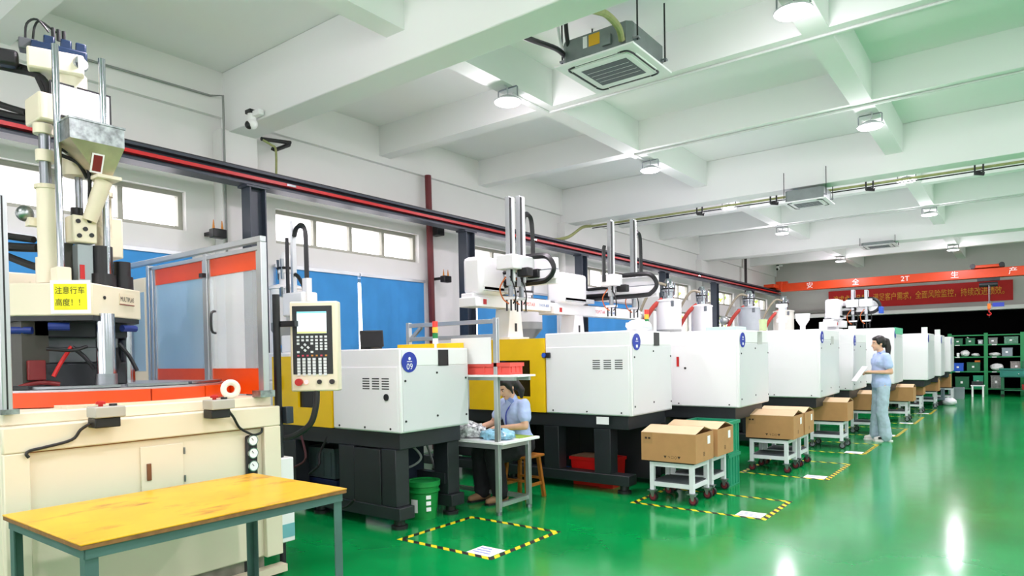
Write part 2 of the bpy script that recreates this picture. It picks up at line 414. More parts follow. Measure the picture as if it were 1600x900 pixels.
for (x, y), lb in seen.items(): LAMPS.append(put_lamp(x, y, lb))
for x in (-4.4, -1.44, 1.54, 4.52):
    for y in (-1.3, 2.2, 5.8, 9.35, 12.8, 16.4, 19.6, 22.8):
        if x < 0 and y > 3: continue
        LAMPS.append(put_lamp(x, y, 'round LED ceiling light in the part of the hall outside the picture'))
for t in LAMPS: lamp_light(t)

# conduits under the beams
conduit = P('conduit_white', 'd9dcda', .5)
def pipe(name, pts, r, mat, label, cat, group=None, sub=1, n=8, loc=None):
    t = MB().tube(pts, r, n, sub).build(name, mat, None); return tag(t, label, cat, group)
pipe('conduit', [(-4.44,6.70,4.385),(7.3,6.70,4.385)], .014, conduit, 'thin conduit under the cross beam beside the near air conditioner', 'conduit', 'conduits under cross beams')
pipe('conduit', [(-4.44,8.93,4.385),(7.3,8.93,4.385)], .014, conduit, 'thin conduit under the second cross beam beyond the near air conditioner', 'conduit', 'conduits under cross beams')
pipe('conduit', [(-4.44,16.17,4.385),(7.3,16.17,4.385)], .014, conduit, 'thin conduit under the far cross beam beyond the pipe run', 'conduit', 'conduits under cross beams')
pipe('conduit', [(-4.44,6.70,4.385),(-4.44,6.2,4.385),(-4.42,5.95,4.38)], .01, conduit, 'short conduit from cross beam to the light beside the near air conditioner', 'conduit', 'conduits under cross beams', 3)
pipe('conduit', [(-4.44,8.93,4.385),(-4.44,9.2,4.38)], .01, conduit, 'short conduit running to the left row light before the pipe run', 'conduit', 'conduits under cross beams')

# ------------------------------------------------------------------ air conditioners
ac_grey = P('ac_galvanised', '7f8987', .45, .5, var=.12)
grille = P('ac_grille', '596066', .6)
def make_ac(loc, label):
    t = thing('cassette_air_conditioner', label, 'air conditioner', loc, 'cassette air conditioners', local=True)
    MB().prism([(-.41,-.36),(-.36,-.41),(.36,-.41),(.41,-.36),(.41,.36),(.36,.41),(-.36,.41),(-.41,.36)], .03, .29).build('casing', ac_grey, t)
    p = MB(); h = .27; H = .47   # white panel with square intake hole
    p.prism([(-H,-H),(H,-H),(H,H),(-H,H)], .012, .035); pan = p.build('front_panel', mwhite, t, .006)
    q = MB()
    for a in range(4):
        c, s_ = math.cos(a*PI/2), math.sin(a*PI/2)
        q2 = MB(); 
        R = lambda x, y, z: (x*c-y*s_, x*s_+y*c, z)
        MB().prism([(-.26,.385),(.26,.385),(.26,.355),(-.26,.355)], .0105, .013, R).build('air_slot', dark2, pan)
        MB().prism([(-.25,.395),(.25,.395),(.25,.383),(-.25,.383)], .004, .0125, R).build('louvre', mwhite, pan)
        MB().tube([R(.27,.37,.011),R(.34,.355,.011),R(.368,.33,.011),R(.375,.27,.011)], .012, 6, 4).build('corner_gap', dark2, pan)
    B('intake_rim', mwhite, pan, -.33, .33, -.33, .33, .002, .0125, .004)
    B('intake_grille', grille, pan, -.27, .27, -.235, .235, -.002, .003)
    for k in range(4): B('grille_bar', mwhite, pan, -.25, .25, -.135+.09*k-.0018, -.135+.09*k+.0018, -.004, -.001)
    for x, y in ((-.45,-.33),(-.45,.33),(.45,-.33),(.45,.33)):
        MB().cyl((x,y,.1),(x,y,.735),.009,n=6).build('threaded_rod', black, t)
        MB().obox((x*.95,y,.12),(.09,.05,.02)).build('hanger_lug', steel, t)
    t.scale = (.875,.875,.875)
    return t
ac = make_ac((-3.06, 5.74, 4.18), 'large cassette air conditioner with yellow sticker hanging in the foreground')

for x0, x1, m in ((-.14,-.09,paper),(-.07,.06,P('sticker_amber','e8b012',.5))):
    MB().box(x0,x1,-.413,-.41,.15,.27).build('sticker', m, ac)
B('drain_cover', ac_grey, ac, .1, .2, -.44, -.41, .1, .2)
ac2 = make_ac((-2.68,11.55,3.84), 'middle cassette air conditioner hanging at the pipe run'); ac2.scale = (.70,.70,.70)
ac3 = dup(ac2, (-2.74,18.9,4.035), 'farthest cassette air conditioner, a thin white slab before the back wall'); ac3.scale = (.85,.85,.30)
tag(MB().tube([(-3.42,5.46,4.33),(-3.36,5.2,4.3),(-3.31,4.75,4.2),(-3.31,4.59,4.18)],.024,8,4).build('refrigerant_pipe', black, None), 'black insulated pipe from the near beam to the foreground air conditioner', 'pipe')
tag(MB().tube([(-3.42,5.50,4.33),(-3.36,5.42,4.36),(-3.34,5.35,4.5),(-3.33,5.3,4.81)],.020,8,4).build('refrigerant_pipe', black, None), 'black vertical pipe at the corner of the foreground air conditioner', 'pipe')
tag(MB().tube([(-3.40,5.47,4.36),(-3.44,5.4,4.45),(-3.43,5.3,4.81)],.016,8,4).build('drain_hose', paper, None), 'white hose beside the black pipes of the foreground air conditioner', 'hose')
tag(MB().tube([(-2.66,4.58,4.2),(-2.7,4.72,4.25),(-2.73,5.0,4.335),(-2.75,5.25,4.33),(-2.78,5.37,4.27)],.03,10,5,).build('insulated_hose', insul, None), 'olive ribbed hose curving into the foreground air conditioner', 'hose')

# pipe run on the second main beam
t = thing('pipe_run', 'olive insulated pipes clipped along the underside of the second ceiling beam', 'pipes', (-3,11.9,4.05))
MB().tube([(-6.9,11.86,4.085),(7.3,11.86,4.085)],.020,8,1).build('insulated_pipe', insul, t)
MB().tube([(-6.9,11.92,4.055),(7.3,11.92,4.055)],.010,8,1).build('black_pipe', black, t)
MB().tube([(-6.9,11.86,4.09),(-6.95,11.6,4.03),(-6.95,11.1,3.78),(-6.95,10.6,3.66),(-6.95,10.3,3.63)],.03,8,5).build('drop_hose', insul, t)
for x in (-4.6,-3.3,-1.84,-.43,1.2,3):
    mb = MB()
    for dx in (-.05,.05): mb.bar((x+dx,11.82,4.0),(x+dx,11.82,4.16),.022,.022)
    mb.bar((x-.06,11.86,4.02),(x+.06,11.9,4.0),.03,.05); mb.build('pipe_clip', black, t)
# black bracket with hose at near pilaster
tag(MB().tube([(-7.15,4.60,4.12),(-7.15,5.0,4.17),(-7.15,4.98,4.14),(-7.15,4.78,4.03),(-7.15,4.74,4.04)],.024,8,1).build('pipe_elbow', black, None), 'black bent pipe on the wall below the near beam end', 'pipe')
tag(MB().tube([(-7.12,4.6,4.1),(-7.1,4.7,4.06),(-7.1,4.76,4.0),(-7.1,4.75,3.6)],.014,8,4).build('insulated_hose', insul, None), 'short olive hose dropping from the near beam end', 'hose')
# wall conduit
pipe('wall_conduit', [(-7.28,-4.9,4.44),(-7.28,2.09,4.465),(-7.28,4.05,4.5),(-7.17,4.14,4.50),(-7.17,4.14,3.6),(-7.17,4.14,2.6)], .013, P('conduit_grey','8f938f',.5), 'thin grey conduit along the wall above the tall press', 'conduit')
pipe('drain_pipe', [(-7.26,7.53,4.3),(-7.26,7.55,3.0),(-7.26,7.58,.05)], .05, pipe_red, 'maroon drain pipe running down the wall between two windows', 'pipe')
pipe('drain_pipe', [(-7.2,22.5,4.8),(-7.2,22.5,.05)], .045, P('pipe_black','2a2224',.5), 'dark drain pipe on the far left wall behind the runway', 'pipe')

# security cameras
def seccam(loc, label, mirror=1):
    t = thing('security_camera', label, 'camera', loc, 'security cameras', local=True)
    B('mount', mwhite, t, .02, .16, -.02, .05, .0, .06, .01)
    MB().cyl((0,0,.06),(0,0,-.03),.045,n=16).build('neck', mwhite, t)
    MB().ball((0,0,-.07),.06).build('dome', mwhite, t)
    MB().ball((-.01,-.028,-.085),.046).build('lens', black, t)
    B('top_band', black, t, -.05, .045, -.05, .03, .035, .075)
    return t
seccam((-6.62,4.15,4.13), 'small white dome camera at the left end of the near ceiling beam')
seccam((-7.1,25.9,4.6), 'tiny dome camera in the far left ceiling corner')

# ------------------------------------------------------------------ crane runway
RXF = -6.72
t = thing('crane_runway', 'slate steel crane runway on posts with a red conductor strip along the left wall', 'crane rail', (RXF-.1,4.28,0))
B('top_flange', runway_grey, t, RXF-.2, RXF, -4.5, 24.9, 3.575, 3.60)
B('bottom_flange', runway_grey, t, RXF-.2, RXF, -4.5, 24.9, 3.43, 3.455)
B('web', runway_grey, t, RXF-.115, RXF-.085, -4.5, 24.9, 3.455, 3.575)
B('rail', black, t, RXF-.13, RXF-.07, -4.5, 24.9, 3.60, 3.635)
B('conductor_strip', conduct_red, t, RXF-.08, RXF-.005, -4.5, 24.9, 3.495, 3.53)
for y in (.6, 4.28, 7.91, 11.33, 15.2, 18.6, 21.8):
    p = MB(); p.box(RXF-.19,RXF-.02,y-.1,y-.085,0,3.43); p.box(RXF-.19,RXF-.02,y+.085,y+.1,0,3.43); p.box(RXF-.115,RXF-.095,y-.085,y+.085,0,3.43)
    po = p.build('post', runway_grey, t)
    B('cap_plate', runway_grey, po, RXF-.2, RXF-.01, y-.14, y+.14, 3.41, 3.43)
    B('base_plate', runway_grey, po, RXF-.22, RXF+.01, y-.15, y+.15, 0, .02)
for y in (4.7,9.6,17.2): B('splice_plate', chrome, t, RXF-.004, RXF+.004, y-.06, y+.06, 3.50, 3.525)

# ------------------------------------------------------------------ bridge crane
t = thing('bridge_crane', 'orange-red two-tonne bridge crane spanning the hall before the back wall', 'crane', (-2.8,24.2,3.5))
B('bridge_beam', crane_red, t, -6.55, 7.0, 24.2, 24.5, 3.53, 3.80, .01)
B('end_carriage', crane_red, t, -6.95, -6.6, 23.6, 25.0, 3.64, 3.76, .01)
B('end_cap', crane_red, t, -6.70, -6.5, 24.15, 24.55, 3.60, 3.88, .01)
for y in (23.75, 24.85): MB().cyl((-6.86,y,3.69),(-6.70,y,3.69),.055,n=16).build('wheel', steel, t)
B('buffer', crane_red, t, -6.5, -6.35, 24.25, 24.4, 3.80, 3.88)
for s_, x in (('安',-5.6),('全',-4.2),('2T',-2.8),('生',-1.5),('产',-.09)):
    text('lettering', s_, .22, paper, (x,24.199,3.665), (1,0,0), (0,0,1), t, .002)
tr = B('trolley', crane_red, t, -1.02, -.4, 24.1, 24.6, 3.82, 3.90, .01)
for x in (-1.05,-.35):
    for y in (24.12,24.58): MB().cyl((x,y-.03,3.88),(x,y+.03,3.88),.07,n=16).build('trolley_wheel', dark, tr)
B('hoist_frame', dark, t, -.95, -.4, 24.25, 24.45, 3.44, 3.53)
MB().cyl((-.9,24.3,3.33),(-.45,24.3,3.33),.07,n=14).build('hoist_drum', dark2, t)
MB().cyl((-.66,24.2,3.3),(-.66,24.2,2.75),.012,n=6).build('hoist_chain', steel, t)
B('hook_block', P('hook_orange','e8791c',.5), t, -.7, -.62, 24.17, 24.23, 2.6, 2.76, .01)
MB().tube([(-.66,24.2,2.6),(-.66,24.2,2.52),(-.61,24.2,2.46),(-.66,24.2,2.41),(-.71,24.2,2.45)],.016,8,4).build('hook', red, t)
MB().cyl((-.66,24.25,2.35),(-.62,24.25,3.3),.008,n=6).build('pendant_cable', black, t)
B('pendant_sign', bluebadge, t, -.58, -.3, 24.2, 24.22, 2.66, 2.78)

# banner
t = thing('wall_banner', 'long red banner with gold characters hung on the back wall', 'banner', (-2.8,26.4,2.9))
mb = MB(); N = 40
for k in range(2):
    for i in range(N+1):
        x = -5.48+5.38*i/N; mb.v.append(V(x, 26.44-.012*math.sin(i*.9)-(0 if k else .008), 2.955)); mb.v.append(V(x, 26.44-.006*math.sin(i*1.3)-(0 if k else .008), 3.60))
o_ = 2*(N+1)
for i in range(N):
    mb.f.append((2*i,2*i+2,2*i+3,2*i+1)); mb.f.append((o_+2*i+1,o_+2*i+3,o_+2*i+2,o_+2*i))
    mb.f.append((2*i,o_+2*i,o_+2*i+2,2*i+2)); mb.f.append((2*i+1,2*i+3,o_+2*i+3,o_+2*i+1))
mb.f += [(0,1,o_+1,o_), (2*N,o_+2*N,o_+2*N+1,2*N+1)]
mb.build('cloth', banner_red, t)
msg = '追求卓越品质，满足客户需求，全面风险监控，持续改进绩效。'
for i, ch in enumerate(msg): text('character', ch, .28, gold, (-5.32+5.12*(i+.5)/len(msg),26.413,3.27), (1,0,0), (0,0,1), t, .002, sx=.66)
MB().tube([(-5.48,26.44,3.0),(-5.47,26.43,2.75)],.02,6,1).build('tie_tail', banner_red, t)
# louvred vents / cable trunking on back wall
tag(B('cable_trunking', P('trunk_grey','85877f',.6), None, -6.9, -5.2, 26.3, 26.4, 2.84, 2.9), 'grey trunking on the back wall left of the banner', 'trunking')

# ------------------------------------------------------------------ blinds
def blind(y0, y1, z0, z1, x, label, taper=0.):
    t = thing('window_blind', label, 'blind', (x,(y0+y1)/2,z1), 'blue window blinds')
    mb = MB(); N = 28; M = 3
    for s in (0,1):
        for j in range(M+1):
            z = z1-(z1-z0)*j/M
            for i in range(N+1):
                u = i/N; y = y0+(y1-y0)*u+taper*j/M*(1-u if taper > 0 else u)
                mb.v.append(V(x+.012*math.sin(u*38)*(.3+j/M)-.006*s, y, z))
    w = N+1; L = w*(M+1)
    for j in range(M):
        for i in range(N):
            a = j*w+i; mb.f.append((a,a+1,a+w+1,a+w)); mb.f.append((L+a+w,L+a+w+1,L+a+1,L+a))
    for j in range(M):
        for i in (0,N): a = j*w+i; mb.f.append((a,L+a,L+a+w,a+w))
    for i in range(N):
        mb.f.append((i,L+i,L+i+1,i+1)); a = M*w+i; mb.f.append((a,a+1,L+a+1,L+a))
    mb.build('cloth', bluecurt, t)
    B('head_rail', alu, t, x-.025, x+.02, y0-.02, y1+.02, z1, z1+.04)
    return t
blind(1.25, 3.82, 1.25, 2.66, -7.33, 'blue blind behind the tall press, left of its guard')
blind(4.88, 6.16, 1.1, 2.64, -7.33, 'left blue blind of the pair beside the control panel', taper=-.0)
blind(6.22, 7.46, 1.1, 2.64, -7.33, 'right blue blind of the pair, next to the maroon pipe', taper=.03)
blind(8.75, 11.2, 1.1, 2.64, -7.33, 'blue blind partly hidden behind the near robots')
blind(12.1, 14.6, 1.1, 2.64, -7.33, 'blue blind behind the silver loaders')
# insulator brackets
ins_o = P('insulator_orange', 'd98a2b', .5)
def bracket(loc, label):
    t = thing('conductor_bracket', label, 'bracket', loc, 'conductor brackets on the left wall', local=True)
    B('arm', black, t, -.26, 0, -.02, .02, -.02, .02); B('arm_head', black, t, -.05, .05, -.08, .08, -.07, .03, .01)
    for y in (-.05, .05): MB().cyl((0,y,.02),(0,y,.13),.016,.004,n=8).build('insulator', ins_o, t)
    return t
b0 = bracket((-7.1,4.0,2.93), 'black wall bracket with orange tips left of the first runway post')
dup(b0, (-7.1,7.72,2.72), 'black wall bracket with orange tips right of the maroon pipe')
tag(B('junction_box', black, None, -7.38, -7.2, 7.65, 7.82, 3.4, 3.56, .01), 'small black box on the wall under the runway beside the maroon pipe', 'box')

# trees seen through the far windows
leaf = P('leaves', '9bb83a', .8, var=.4, scale=3)
def tree(x, y, r, label):
    t = thing('garden_tree', label, 'tree', (x,y,0), 'trees outside the far windows')
    MB().cyl((x,y,0),(x,y,2.6),.12,.07,n=8).build('trunk', wood, t)
    mb = MB(); rnd = random.Random(int(y*10))
    for k in range(420):
        a = rnd.uniform(0,2*PI); b = rnd.uniform(-1,1); q = r*(rnd.random()**.4); c = V(x+q*math.cos(a)*math.sqrt(1-b*b), y+q*math.sin(a)*math.sqrt(1-b*b), 3.1+q*b)
        d = V(rnd.uniform(-1,1),rnd.uniform(-1,1),rnd.uniform(-1,1)).normalized(); e = d.cross(V(0,0,1)).normalized()
        mb.quad(c-d*.16, c+e*.08, c+d*.16, c-e*.08)
    stuff(mb.build('foliage', leaf, t, smooth=False))
tree(-10.5, 27.0, 1.3, 'sunlit tree outside the farthest left window')
tree(-10.6, 32.5, 1.5, 'sunlit tree outside beyond the far corner window')
# ------------------------------------------------------------------ vertical press (left foreground)
press = thing('vertical_press', 'tall cream vertical moulding press with orange turntable skirt and hydraulic head', 'machine', (-4.95,1.92,0))
T = press
base = B('base_cabinet', cream, T, -6.1, -4.09, 1.12, 2.70, .16, 1.18, .012)
B('front_lip', cream, base, -4.09, -4.05, 1.12, 2.70, 1.045, 1.18, .008)
B('front_stile', cream, base, -4.09, -4.05, 2.575, 2.70, .16, 1.044, .006)
B('front_stile', cream, base, -4.09, -4.05, 1.12, 1.235, .16, 1.044, .006)
B('lip_shadow_strip', P('lip_shadow_brown', '8a5a30', .7), base, -4.09, -4.078, 1.24, 2.57, 1.037, 1.044)  # brown strip paints the shadow line under the front lip
d = B('access_door', cream, T, -4.09, -4.078, 1.79, 2.04, .72, 1.0, .004)
B('door_latch', P('latch_brown', '7a4a2a', .5), d, -4.078, -4.068, 1.82, 1.845, .80, .90, .003)
for z in (.78,.95): B('hinge', steel, d, -4.08, -4.07, 2.04, 2.048, z-.02, z+.02)
B('base_plinth', P('stained_concrete', '8f8d80', .8, var=.4, scale=9), T, -6.0, -4.16, 1.2, 2.62, 0, .16)
B('base_rail', creamd, T, -4.16, -4.08, 1.2, 2.75, .02, .07)
for y in (1.3, 2.5): MB().cyl((-4.2,y,0),(-4.2,y,.16),.05,n=12).build('levelling_foot', black, T)
sc_ = B('side_cabinet', mwhite, T, -4.75, -4.14, 2.70, 2.86, .2, .80, .008)
B('rating_label', P('label_teal', '6fb3ba', .6), sc_, -4.14, -4.137, 2.745, 2.855, .235, .33)
B('cabinet_gap', dark2, sc_, -4.14, -4.136, 2.70, 2.706, .22, .72)
B('side_unit', dark2, T, -4.8, -4.3, 2.702, 2.84, .8, .86, .006)
# gauges
g = MB().box(-4.09,-4.055,2.448,2.53,.70,1.0).build('gauge_panel', black, T, .03)
for k in range(4):
    z = .965-.085*k
    q = MB().cyl((-4.055,2.489,z),(-4.045,2.489,z),.036,n=20).build('gauge', chrome, g)
    MB().cyl((-4.046,2.489,z),(-4.0435,2.489,z),.030,n=20).build('dial', paper, q)
    MB().bar((-4.043,2.489,z),(-4.043,2.489-.012,z+.016),.005,.003).build('needle', ink, q)
# deck
B('deck', cream, T, -6.05, -4.14, 1.15, 2.69, 1.18, 1.245, .008)
B('deck_rail', creamd, T, -4.4, -4.16, 1.45, 2.3, 1.245, 1.262)
TC = (-4.98, 1.95, 0)
a0, a1 = -1.02, 1.75
for u0, u1 in ((a0,-.06),(-.05,.42),(.43,a1)):
    MB().ring(TC, .775, .80, 1.25, 1.335, 24, u0, u1).build('turntable_skirt', orange, T)
MB().lathe((TC[0],TC[1],1.262), [(.7,0),(.765,.0),(.765,.085),(.70,.092)], 64).build('turntable', alu, T)
for u0, u1 in ((-.9,-.25),(-.2,.3),(.34,.9)):
    MB().ring(TC, .66, .755, 1.352, 1.366, 18, u0, u1).build('index_plate', steel, T)
MB().ring(TC, .62, .78, 1.352, 1.37, 18, -1.25, -.85).build('index_plate', dark2, T)
# columns, mould space
MB().cyl((-4.50,1.785,1.35),(-4.50,1.785,1.80),.053,n=28).build('tie_column', chrome, T)
MB().cyl((-4.50,1.785,1.35),(-4.50,1.785,1.43),.060,n=28).build('column_collar', steel, T)
MB().cyl((-5.12,2.17,1.35),(-5.12,2.17,1.80),.05,n=24).build('tie_column', chrome, T)
MB().cyl((-5.25,1.35,1.35),(-5.25,1.35,1.80),.05,n=24).build('tie_column', chrome, T)
B('mould_base', dark, T, -5.2, -4.72, 1.5, 2.0, 1.352, 1.5, .01)
B('mould_half', P('mould_steel', '6a6e70', .4, .8), T, -5.15, -4.78, 1.55, 1.95, 1.50, 1.60, .006)
B('mould_top', dark, T, -5.2, -4.74, 1.48, 2.02, 1.66, 1.78, .01)
B('side_block', P('olive_block', '3d3c33', .6), T, -4.98, -4.74, 1.42, 1.56, 1.36, 1.78)
B('red_valve', P('dark_red', '7b1c1c', .5), T, -4.74, -4.7, 1.44, 1.53, 1.40, 1.52, .006)
MB().tube([(-4.62,1.64,1.60),(-4.62,1.58,1.50),(-4.62,1.54,1.42)],.012,8,3).build('red_hose', red, T)
MB().tube([(-4.62,1.64,1.60),(-4.6,1.70,1.54),(-4.58,1.75,1.46)],.012,8,3).build('hose', black, T)
MB().tube([(-4.6,1.5,1.585),(-4.55,1.62,1.575),(-4.55,1.7,1.60)],.010,8,3).build('hose', black, T)
MB().tube([(-4.66,1.93,1.62),(-4.64,1.98,1.54),(-4.62,2.02,1.44)],.012,8,3).build('hose', black, T)
MB().tube([(-4.7,1.9,1.6),(-4.68,1.93,1.5),(-4.72,1.91,1.42)],.016,8,3).build('hose', rubber, T)
MB().cyl((-4.80,1.37,1.70),(-4.72,1.47,1.70),.022,n=10).build('blue_coupling', P('coupling_blue','16307a',.5), T)
MB().cyl((-4.62,1.52,1.72),(-4.58,1.62,1.72),.024,n=10).build('blue_coupling', P('coupling_blue','16307a',.5), T)
MB().cyl((-4.66,1.95,1.72),(-4.70,2.05,1.72),.022,n=10).build('blue_coupling', P('coupling_blue','16307a',.5), T)
MB().tube([(-4.74,1.40,1.36),(-4.72,1.5,1.385),(-4.7,1.6,1.37)],.014,8,3).build('red_hose', P('dark_red', '7b1c1c', .5), T)
B('mould_dark_backing', dark2, T, -5.35, -5.28, 1.36, 2.2, 1.352, 1.78)  # dark plate added to close the view and darken the mould space
B('mould_core', P('mould_steel', '6a6e70', .4, .8), T, -5.28, -4.9, 1.56, 2.02, 1.60, 1.66)
# upper platen
PA, PB_, PC_ = V(-4.75,1.385,0), V(-4.43,1.69,0), V(-4.75,2.11,0)
poly = [(-4.75,1.385),(-4.43,1.69),(-4.75,2.11),(-5.35,2.22),(-5.5,1.9),(-5.45,1.4),(-5.2,1.3)]
MB().prism(poly, 1.785, 1.98).build('upper_platen', cream, T, .008)
MB().prism([(x*.97-.14,y*.96+.07) for x, y in poly], 1.755, 1.785).build('platen_underside', dark, T)
ab = (PB_-PA).normalized(); nab = V(ab.y,-ab.x,0)
bc = (PC_-PB_).normalized(); nbc = V(bc.y,-bc.x,0)
def on_ab(d, z, off): return PA+ab*d+nab*off+V(0,0,z)
Lab = (PB_-PA).length
cs = on_ab(Lab-.118, 1.895, .004)
sg = MB().obox(cs, (.225,.003,.20), ab, (0,0,1)).build('warning_sheet', paper, T)
MB().obox(cs+nab*.002, (.185,.002,.155), ab, (0,0,1)).build('yellow_field', signyel, sg)
text('lettering', '注意行车', .047, P('ink_olive','4a4a1a',.7), cs+nab*.004+V(0,0,.036)-ab*.002, ab, (0,0,1), sg, .0005, sx=.9)
text('lettering', '高度！！', .047, P('ink_olive','4a4a1a',.7), cs+nab*.004-V(0,0,.036)-ab*.002, ab, (0,0,1), sg, .0005, sx=.9)
lg = PB_+bc*.36+V(0,0,1.905)+nbc*.003
pl_ = MB().obox(lg, (.165,.004,.072), bc, (0,0,1)).build('name_plate', P('plate_cream','e8dcc0',.5), T)
MB().obox(lg+nbc*.002-V(0,0,.033), (.165,.003,.006), bc, (0,0,1)).build('plate_rule', P('dark_red', '7b1c1c', .5), pl_)
text('lettering', 'MULTIPLAS', .043, ink, lg+nbc*.003, bc, (0,0,1), pl_, .0006, sx=.72)
MB().cyl(PB_+bc*.12+nbc*.001+V(0,0,1.90), PB_+bc*.12+nbc*.006+V(0,0,1.90), .011, n=12).build('bolt_hole', black, T)
# injection head
def vcyl(name, x, y, z0, z1, r, m, n=20): return MB().cyl((x,y,z0),(x,y,z1),r,n=n).build(name, m, T)
vcyl('guide_rod', -4.70, 1.625, 2.0, 3.455, .020, chrome); vcyl('guide_rod', -4.70, 1.888, 2.0, 3.455, .020, chrome)
for y in (1.625,): B('rod_block', cream, T, -4.76, -4.65, 1.585, 1.665, 1.98, 2.09, .008)
vcyl('lift_cylinder', -4.85, 1.615, 2.0, 2.60, .062, cream); vcyl('cylinder_cap', -4.85, 1.615, 2.59, 2.615, .072, creamd)
vcyl('cylinder_base', -4.85, 1.615, 2.0, 2.16, .075, cream)
vcyl('piston_rod', -4.85, 1.605, 2.6, 3.1, .032, steel); vcyl('rod_collar', -4.85, 1.605, 2.76, 2.83, .05, cream); vcyl('rod_collar', -4.85, 1.60, 2.93, 2.99, .055, cream)
B('crosshead', cream, T, -5.0, -4.76, 1.55, 1.66, 3.0, 3.17, .012)
vcyl('lift_cylinder', -4.85, 1.93, 2.0, 2.62, .052, creamd); vcyl('cylinder_cap', -4.85, 1.93, 2.6, 2.63, .062, creamd); vcyl('piston_rod', -4.85, 1.91, 2.62, 3.1, .026, steel)
vcyl('screw_motor_rod', -4.85, 1.79, 2.4, 2.75, .022, steel); vcyl('motor_collar', -4.85, 1.775, 2.43, 2.50, .035, black); vcyl('motor_flange', -4.84, 1.775, 2.70, 2.82, .075, creamd)
B('barrel_block', cream, T, -4.83, -4.70, 1.695, 1.835, 2.26, 2.43, .01)
for y, z in ((1.725,2.39),(1.79,2.40),(1.73,2.30),(1.80,2.31),(1.765,2.345)): MB().cyl((-4.70,y,z),(-4.692,y,z),.014,n=10).build('socket_bolt', black, T)
MB().cyl((-4.70,1.79,2.40),(-4.66,1.865,2.66),.042,.05,n=16).build('feed_throat', creamd, T)
MB().obox((-4.655,1.868,2.672),(.16,.14,.02)).build('throat_flange', cream, T)
B('heater_box', P('heater_grey','9aa4a6',.4,.5), T, -4.84, -4.72, 1.725, 1.815, 2.0, 2.25, .004)
B('indicator_strip', red, T, -4.72, -4.715, 1.735, 1.762, 2.03, 2.12)
B('barrel_column', P('olive_block', '3d3c33', .6), T, -4.88, -4.8, 1.68, 1.73, 1.98, 2.26)
for x, y, z1, r in ((-4.74,1.875,2.25,.060),(-4.80,2.02,2.17,.050)):
    vcyl('nozzle_pot', x, y, 2.06, z1, r, black); vcyl('pot_collar', x, y, 1.98, 2.07, r*1.28, black)
B('servo_box', cream, T, -5.0, -4.84, 1.95, 2.05, 2.20, 2.47, .01)
# galvanised hopper
hp = MB(); hq = MB(); X0, X1, Y0, Y1 = -4.78, -4.54, 1.635, 1.945
hp.box(X0, X1, Y0, Y1, 2.86, 2.985)
hq._add([(X0,Y0,2.86),(X1,Y0,2.86),(X1,Y1,2.86),(X0,Y1,2.86),(-4.685,1.82,2.68),(-4.63,1.82,2.68),(-4.63,1.90,2.68),(-4.685,1.90,2.68)], [(0,1,5,4),(1,2,6,5),(2,3,7,6),(3,0,4,7),(4,5,6,7)])
hp.build('hopper', galv, T); hq.build('hopper_cone', P('polished_steel','cbbda2',.5,.9,var=.25), T)
B('hopper_rim', galv, T, X0-.006, X1+.006, Y0-.006, Y1+.006, 2.978, 2.99)
sgx = MB().obox((-4.585,1.80,2.745),(.05,.006,.10),(0,1,0),(.45,0,1)).build('sight_window', P('dark_red', '7b1c1c', .5), T)
MB().obox((-4.586,1.80,2.745),(.07,.004,.12),(0,1,0),(.45,0,1)).build('sight_frame', paper, T)
MB().obox((-4.80,1.80,3.16),(.33,.012,.19),(0,1,.0),(.0,0,1)).build('hopper_backplate', mwhite, T, .003)
MB().obox((-4.807,1.803,3.163),(.352,.012,.212),(0,1,0),(.0,0,1)).build('backplate_trim', black, T)
# top head
vcyl('head_flange', -4.9, 1.77, 3.26, 3.36, .10, cream, 24)
for k in range(8):
    a = k*PI/4; MB().cyl((-4.9+.085*math.cos(a),1.77+.085*math.sin(a),3.13),(-4.9+.085*math.cos(a),1.77+.085*math.sin(a),3.27),.014,n=8).build('head_stud', creamd, T)
vcyl('head_core', -4.9, 1.77, 3.05, 3.28, .05, creamd)
MB().obox((-4.9,1.70,3.40),(.30,.2,.13),(.35,.93,0),(0,0,1)).build('head_block', cream, T, .012)
MB().obox((-4.9,1.72,3.485),(.30,.13,.06),(.35,.93,-.06),(0,0,1)).build('valve_manifold', P('valve_blue','10294a',.4), T, .01)
for d_ in (-.07,.02,.1): MB().obox((-4.88+.35*d_,1.73+.93*d_,3.535-.06*d_),(.06,.09,.06),(.35,.93,-.06),(0,0,1)).build('valve_body', P('valve_blue','10294a',.4), T, .008)
MB().obox((-4.96,1.57,3.50),(.10,.09,.07),(.35,.93,0)).build('solenoid', P('solenoid_grey','55595c',.5), T, .006)
for k in range(3): MB().cyl((-4.88,1.68+.03*k,3.56),(-4.88,1.68+.03*k,3.63),.012,n=8).build('terminal', black, T)
MB().obox((-5.0,1.47,3.40),(.11,.09,.10),(.35,.93,0)).build('motor_plug', black, T, .02)
MB().cyl((-4.80,1.79,3.415),(-4.775,1.80,3.415),.048,n=24).build('pressure_gauge', chrome, T)
MB().cyl((-4.776,1.80,3.415),(-4.772,1.80,3.415),.036,n=24).build('gauge_face', paper, T)
MB().tube([(-4.95,1.55,3.53),(-4.92,1.55,3.62),(-4.9,1.60,3.66),(-4.89,1.66,3.60)],.007,6,4).build('cable', black, T)
MB().tube([(-4.95,1.59,3.54),(-4.94,1.60,3.63),(-4.9,1.62,3.655),(-4.89,1.70,3.61)],.007,6,4).build('cable', black, T)
MB().tube([(-5.0,1.50,3.44),(-5.1,1.42,3.41),(-5.1,1.44,3.36),(-4.98,1.53,3.36)],.008,6,4).build('cable', black, T)
def rib(pts, r, name='ribbed_hose'):
    MB().tube(pts, r, 10, 6).build(name, rubber, T)
rib([(-5.2,1.2,3.42),(-5.1,1.45,3.40),(-4.98,1.58,3.35)], .028)
